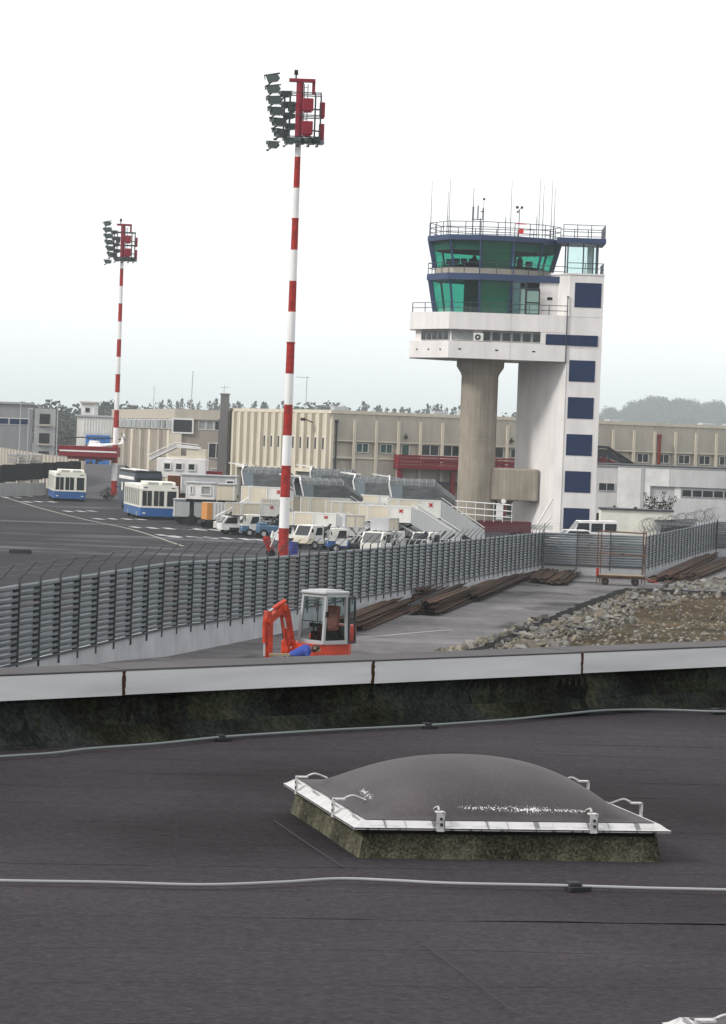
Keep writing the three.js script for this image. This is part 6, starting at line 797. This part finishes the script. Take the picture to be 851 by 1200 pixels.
  // ground power unit and railed stair near the pillar
  const gu = thing('railed_gangway', 'red and white railed gangway at the foot of the tower pillar', 'gangway', S(583, 262), 0.1); P1('base', M.darkRed, gu, (b) => b.span(-1.6, 2.6, 0.6, 1.5, -0.8, 0.8)); P1('railing', M.frame, gu, (b) => { for (const z of [-0.8, 0.8]) for (const y of [2.0, 2.5, 3.0]) b.rod(V(-4.2, y, z), V(1.0, y - 0.2, z), 0.035, 5); for (let k = 0; k < 8; k++) b.rod(V(-4.2 + k * 0.74, 1.4, 0.8), V(-4.2 + k * 0.74, 3.0, 0.8), 0.03, 5); }); P1('control_post', M.white2, gu, (b) => b.rbox(0.0, 2.2, 0.6, 0.5, 1.2, 0.4, 0.05).cyl(0.3, 3.1, 0.6, 0.2, 0.2, 0.12, 10, Math.PI / 2)); P1('deck', M.darkSteel, gu, (b) => b.span(-4.3, 1.0, 1.3, 1.42, -0.8, 0.8)); wheelSet(gu, [-3, 1.5], [-0.7, 0.7], 0.35, 0.2); P1('brace', M.frame, gu, (b) => b.rod(V(3.2, 1.4, 0.4), V(4.3, 3.4, 0.4), 0.08).rod(V(3.6, 1.2, 0.4), V(4.3, 2.0, 0.4), 0.06).span(2.6, 4.4, 0.9, 1.3, -0.4, 0.5));
  // vans and car behind the pale fence
  const van = thing('white_van', 'white van parked behind the pale fence at the tower foot', 'van', S(692, 246), 0.15); P1('body', M.white2, van, (b) => b.side([[-2.2, 0.4], [-2.25, 1.1], [-1.6, 1.35], [-1.0, 2.15], [1.9, 2.2], [2.0, 0.4]], -0.9, 0.9)); for (const s of [-1, 1]) for (const [a, c] of [[-1.2, -0.35], [-0.2, 0.7], [0.85, 1.75]]) P1('side_window', M.window, van, (b) => b.side([[a - (a < -1 ? 0.2 : 0), 1.35], [a, 1.98], [c, 2.0], [c, 1.35]], s * 0.905 - 0.008, s * 0.905 + 0.008)); P1('windscreen', M.window, van, (b) => b.quads([[V(-1.6, 1.37, -0.8), V(-1.6, 1.37, 0.8), V(-1.06, 2.1, 0.75), V(-1.06, 2.1, -0.75)]])); wheelSet(van, [-1.4, 1.3], [-0.8, 0.8], 0.33, 0.2);
  const car = thing('white_car', 'white car parked at the corner of the pale fence below the navy panel', 'car', S(672, 243), 0.2); P1('body', M.white2, car, (b) => b.side([[-2, 0.35], [-2.05, 0.8], [-1.2, 0.95], [-0.6, 1.5], [0.9, 1.52], [1.7, 0.95], [1.95, 0.85], [1.95, 0.35]], -0.8, 0.8)); for (const s of [-1, 1]) P1('side_window', M.window, car, (b) => b.side([[-1.0, 0.98], [-0.55, 1.42], [0.85, 1.44], [1.35, 0.98]], s * 0.805 - 0.008, s * 0.805 + 0.008)); wheelSet(car, [-1.25, 1.2], [-0.75, 0.75], 0.3, 0.18); P1('windscreen', M.window, car, (b) => b.quads([[V(-1.19, 0.97, -0.7), V(-1.19, 0.97, 0.7), V(-0.63, 1.48, 0.65), V(-0.63, 1.48, -0.65)]]));
}

// ---------------------------------------------------------------- vegetation
{
  const leafM = (c) => mat(c, 0.95, { map: T.leaf });
  const greens = [leafM([0.065, 0.074, 0.06]), leafM([0.075, 0.084, 0.068]), leafM([0.09, 0.095, 0.08])];
  // a crown: leaf-sized faces gathered in clumps over the crown's volume
  function crownGeo(kind, n, leaf, sd) {
    seed = sd; const q = [], clumps = [];
    if (kind === 'cypress') for (let k = 0; k < 16; k++) { const y = k / 15; clumps.push([rr(-0.06, 0.06), y * 0.9 + 0.06, rr(-0.06, 0.06), 0.17 * Math.sin(Math.PI * Math.min(1, 0.18 + y * 0.82)) + 0.04]); }
    else if (kind === 'pine') for (let k = 0; k < 20; k++) { const a = rnd() * 6.28, r = Math.sqrt(rnd()) * 0.42; clumps.push([r * Math.cos(a), 0.62 + rr(-0.14, 0.30) * (1 - r), r * Math.sin(a), rr(0.10, 0.17)]); }
    else for (let k = 0; k < 24; k++) { const a = rnd() * 6.28, y = rnd(), r = Math.sqrt(rnd()) * 0.44 * Math.sin(Math.PI * (0.15 + 0.8 * y)); clumps.push([r * Math.cos(a), 0.16 + y * 0.72, r * Math.sin(a), rr(0.10, 0.2)]); }
    for (let i = 0; i < n; i++) { const [cx, cy, cz, r] = clumps[i % clumps.length], d = V(rr(-1, 1), rr(-1, 1), rr(-1, 1)).normalize(), c = V(cx, cy, cz).addScaledVector(d, r * Math.pow(rnd(), 0.4)), u = V(rr(-1, 1), rr(-1, 1), rr(-1, 1)).normalize().multiplyScalar(leaf * rr(0.6, 1.3)), w = V(rr(-1, 1), rr(-1, 1), rr(-1, 1)).normalize().cross(u).normalize().multiplyScalar(leaf * rr(0.4, 0.9)); q.push([c.clone().add(u), c.clone().add(w), c.clone().sub(u), c.clone().sub(w)]); }
    return new MB().quads(q).geo();
  }
  function trunkGeo(kind, sd) { seed = sd; const b = new MB(), h = kind === 'pine' ? 0.62 : 0.5; b.rod(V(0, 0, 0), V(0.01, h, 0), 0.03, 7, 0.014); if (kind !== 'cypress') for (let k = 0; k < 5; k++) { const a = k * 1.26 + rnd(), y = h * rr(0.6, 0.95); b.rod(V(0, y, 0), V(0.24 * Math.cos(a), y + rr(0.1, 0.24), 0.24 * Math.sin(a)), 0.012, 5, 0.005); } return b.geo(); }
  const kinds = ['cypress', 'pine', 'round'], G = {}; kinds.forEach((k, i) => { G[k] = [0, 1, 2].map((v) => crownGeo(k, k === 'round' ? 620 : 480, k === 'cypress' ? 0.030 : 0.042, 100 + i * 10 + v)); G[k + 't'] = trunkGeo(k, 300 + i); });
  const bark = mat([0.07, 0.055, 0.045], 0.95, { map: T.rust });
  function tree(kind, px, top, dep, wide, label, group, low = 0) { const hz = 509 + 0.0375 * (px - 425), h = (hz - top) * dep / F + 8 - low, g = thing(kind === 'cypress' ? 'cypress_tree' : kind === 'pine' ? 'pine_tree' : 'broadleaf_tree', label, 'tree', V(gx(px, dep), low, -dep), rnd() * 6, group); meshOf('trunk', G[kind + 't'], bark, g); const c = meshOf('crown', G[kind][Math.floor(rnd() * 3)], greens[Math.floor(rnd() * 3)], g); c.scale.set(wide, 1, wide); g.scale.setScalar(h); return g; }
  seed = 991;
  const cy = [187, 197, 206, 211, 222, 231, 244, 251, 275, 281, 296, 307, 311, 325, 331, 404, 424, 438, 444, 451, 460, 470, 478, 487, 501, 509, 514, 521, 530, 538, 606, 612];
  for (const px of cy) tree('cypress', px, 464 + (px - 190) * 0.028 + rr(-1, 7), rr(1300, 1700), rr(0.5, 0.85), 'slim dark cypress in the hazy row beyond the beige roofs', 'cypresses on the skyline');
  for (const [px, t] of [[180, 469], [258, 471], [353, 471], [372, 468], [380, 470], [389, 470], [397, 473], [416, 477], [458, 478], [494, 476], [545, 479], [600, 482], [634, 484]]) tree('round', px, t, rr(1300, 1600), rr(1.2, 1.7), 'rounded hazy tree among the skyline cypresses', 'rounded skyline trees');
  for (const [px, t, d] of [[110, 468, 1140], [117, 466, 1150], [124, 465, 1140], [131, 470, 1160], [59, 464, 1020], [24, 470, 1010], [31, 470, 1040], [42, 474, 1050], [148, 470, 1190], [160, 471, 1190]]) tree('pine', px, t, d, rr(0.9, 1.3), 'spreading pine above the roofs of the shed and grey hangar', 'pines above the left roofs');
  for (const [px, t, d] of [[62, 484, 1060], [68, 480, 1200], [74, 479, 1280], [80, 483, 1100], [86, 480, 1200], [93, 481, 1160], [65, 492, 820], [78, 494, 810], [88, 493, 800]]) tree('round', px, t, d, rr(1.2, 1.6), 'dusty grey-green tree between the grey hangar and the shed', 'trees between hangar and shed');
  tree('round', 126.5, 569, 347, 1.2, 'small dark shrub at the foot of the far mast', undefined);
  // leafy shrub behind the cream hut
  { const p = V(gx(770, 268), 0, -268), g = thing('leafy_shrub', 'dark leafy shrub rising behind the cream hut', 'shrub', p); seed = 555; const q = [], tips = []; P1('stem', bark, g, (b) => { for (let k = 0; k < 13; k++) { const x = -1.15 + k * 0.2 + rr(-0.1, 0.1), h = 2.6 + (k === 0 ? 1.4 : rr(0.4, 1.7) * (k > 5 && k < 11 ? 1.05 : 0.75)); b.rod(V(x * 0.5, 0, 0), V(x, h, rr(-0.4, 0.4)), 0.035, 5, 0.012); for (let j = 0; j < 5; j++) tips.push(V(x * (0.8 + 0.05 * j) + rr(-0.16, 0.16), 2.4 + (h - 2.4) * (j + 1) / 5, rr(-0.4, 0.4))); } }); for (const t of tips) for (let k = 0; k < 16; k++) { const c = t.clone().add(V(rr(-0.16, 0.16), rr(-0.14, 0.14), rr(-0.16, 0.16))), u = V(rr(-1, 1), rr(-1, 1), rr(-1, 1)).normalize().multiplyScalar(0.085), w = V(rr(-1, 1), rr(-1, 1), rr(-1, 1)).cross(u).normalize().multiplyScalar(0.04); q.push([c.clone().add(u), c.clone().add(w), c.clone().sub(u), c.clone().sub(w)]); } meshOf('foliage', new MB().quads(q).geo(), leafM([0.028, 0.034, 0.022]), g); }
  // weeds sprouting at the fence foot
  // wooded hill to the right, far off in the haze
  const hx = (px, d) => gx(px, d), ridge = [[520, 500], [640, 495], [690, 490], [708, 486], [722, 483], [742, 478], [757, 474], [772, 475], [792, 477], [812, 479], [826, 477], [834, 483], [855, 484], [900, 484], [1000, 488]], HD = 3600;
  const hillY = (x) => { const px = 425.5 + x * F / HD; return lerpTab(ridge.map(([a, b]) => [a, (509 + 0.0375 * (a - 425) - b) * HD / F + 4]), px); };
  { const q = [], x0 = hx(520, HD), x1 = hx(1000, HD), N = 60, K = 14, pt = (i, k) => { const x = x0 + (x1 - x0) * i / N, t = k / K; return V(x, -1.3 + Math.max(0, hillY(x)) * Math.sin(t * Math.PI / 2), -HD + 560 * (1 - t)); }; for (let i = 0; i < N; i++) for (let k = 0; k < K; k++) q.push([pt(i, k), pt(i + 1, k), pt(i + 1, k + 1), pt(i, k + 1)]); const m = new MB(); m.quads(q); struct(m.build('hill', mat([0.05, 0.055, 0.035], 0.95), null));
    seed = 4242; const cg = G.round[1].clone(), im = new THREE.InstancedMesh(cg, greens[1], 620), m4 = new THREE.Matrix4(); for (let i = 0; i < 620; i++) { const x = rr(x0, x1), t = Math.pow(rnd(), 0.55), s = rr(13, 24) * (t > 0.8 ? 1 : 0.9); m4.compose(V(x, -1.3 + Math.max(0, hillY(x)) * Math.sin(t * Math.PI / 2) - s * 0.25, -HD + 560 * (1 - t)), new THREE.Quaternion().setFromAxisAngle(V(0, 1, 0), rnd() * 6), V(s * 1.3, s, s * 1.3)); im.setMatrixAt(i, m4); } im.name = 'hillside_wood'; im.userData = { kind: 'stuff', label: 'hazy wood covering the hill right of the tower', category: 'wood' }; scene.add(im); }
  // low distant scrub line filling the gaps under the skyline trees
  { seed = 77; const im = new THREE.InstancedMesh(G.round[0], greens[2], 260), m4 = new THREE.Matrix4(); for (let i = 0; i < 260; i++) { const d = rr(1300, 1700), s = rr(11, 15); m4.compose(V(gx(rr(-30, 700), d), -1, -d), new THREE.Quaternion().setFromAxisAngle(V(0, 1, 0), rnd() * 6), V(s * 1.5, s, s * 1.5)); im.setMatrixAt(i, m4); } im.name = 'distant_scrub'; im.userData = { kind: 'stuff', label: 'low hazy scrub along the foot of the skyline trees', category: 'scrub' }; scene.add(im); }
}
scene.traverse((o) => { if (o.isMesh) { o.castShadow = true; o.receiveShadow = true; } });
renderer.render(scene, camera);
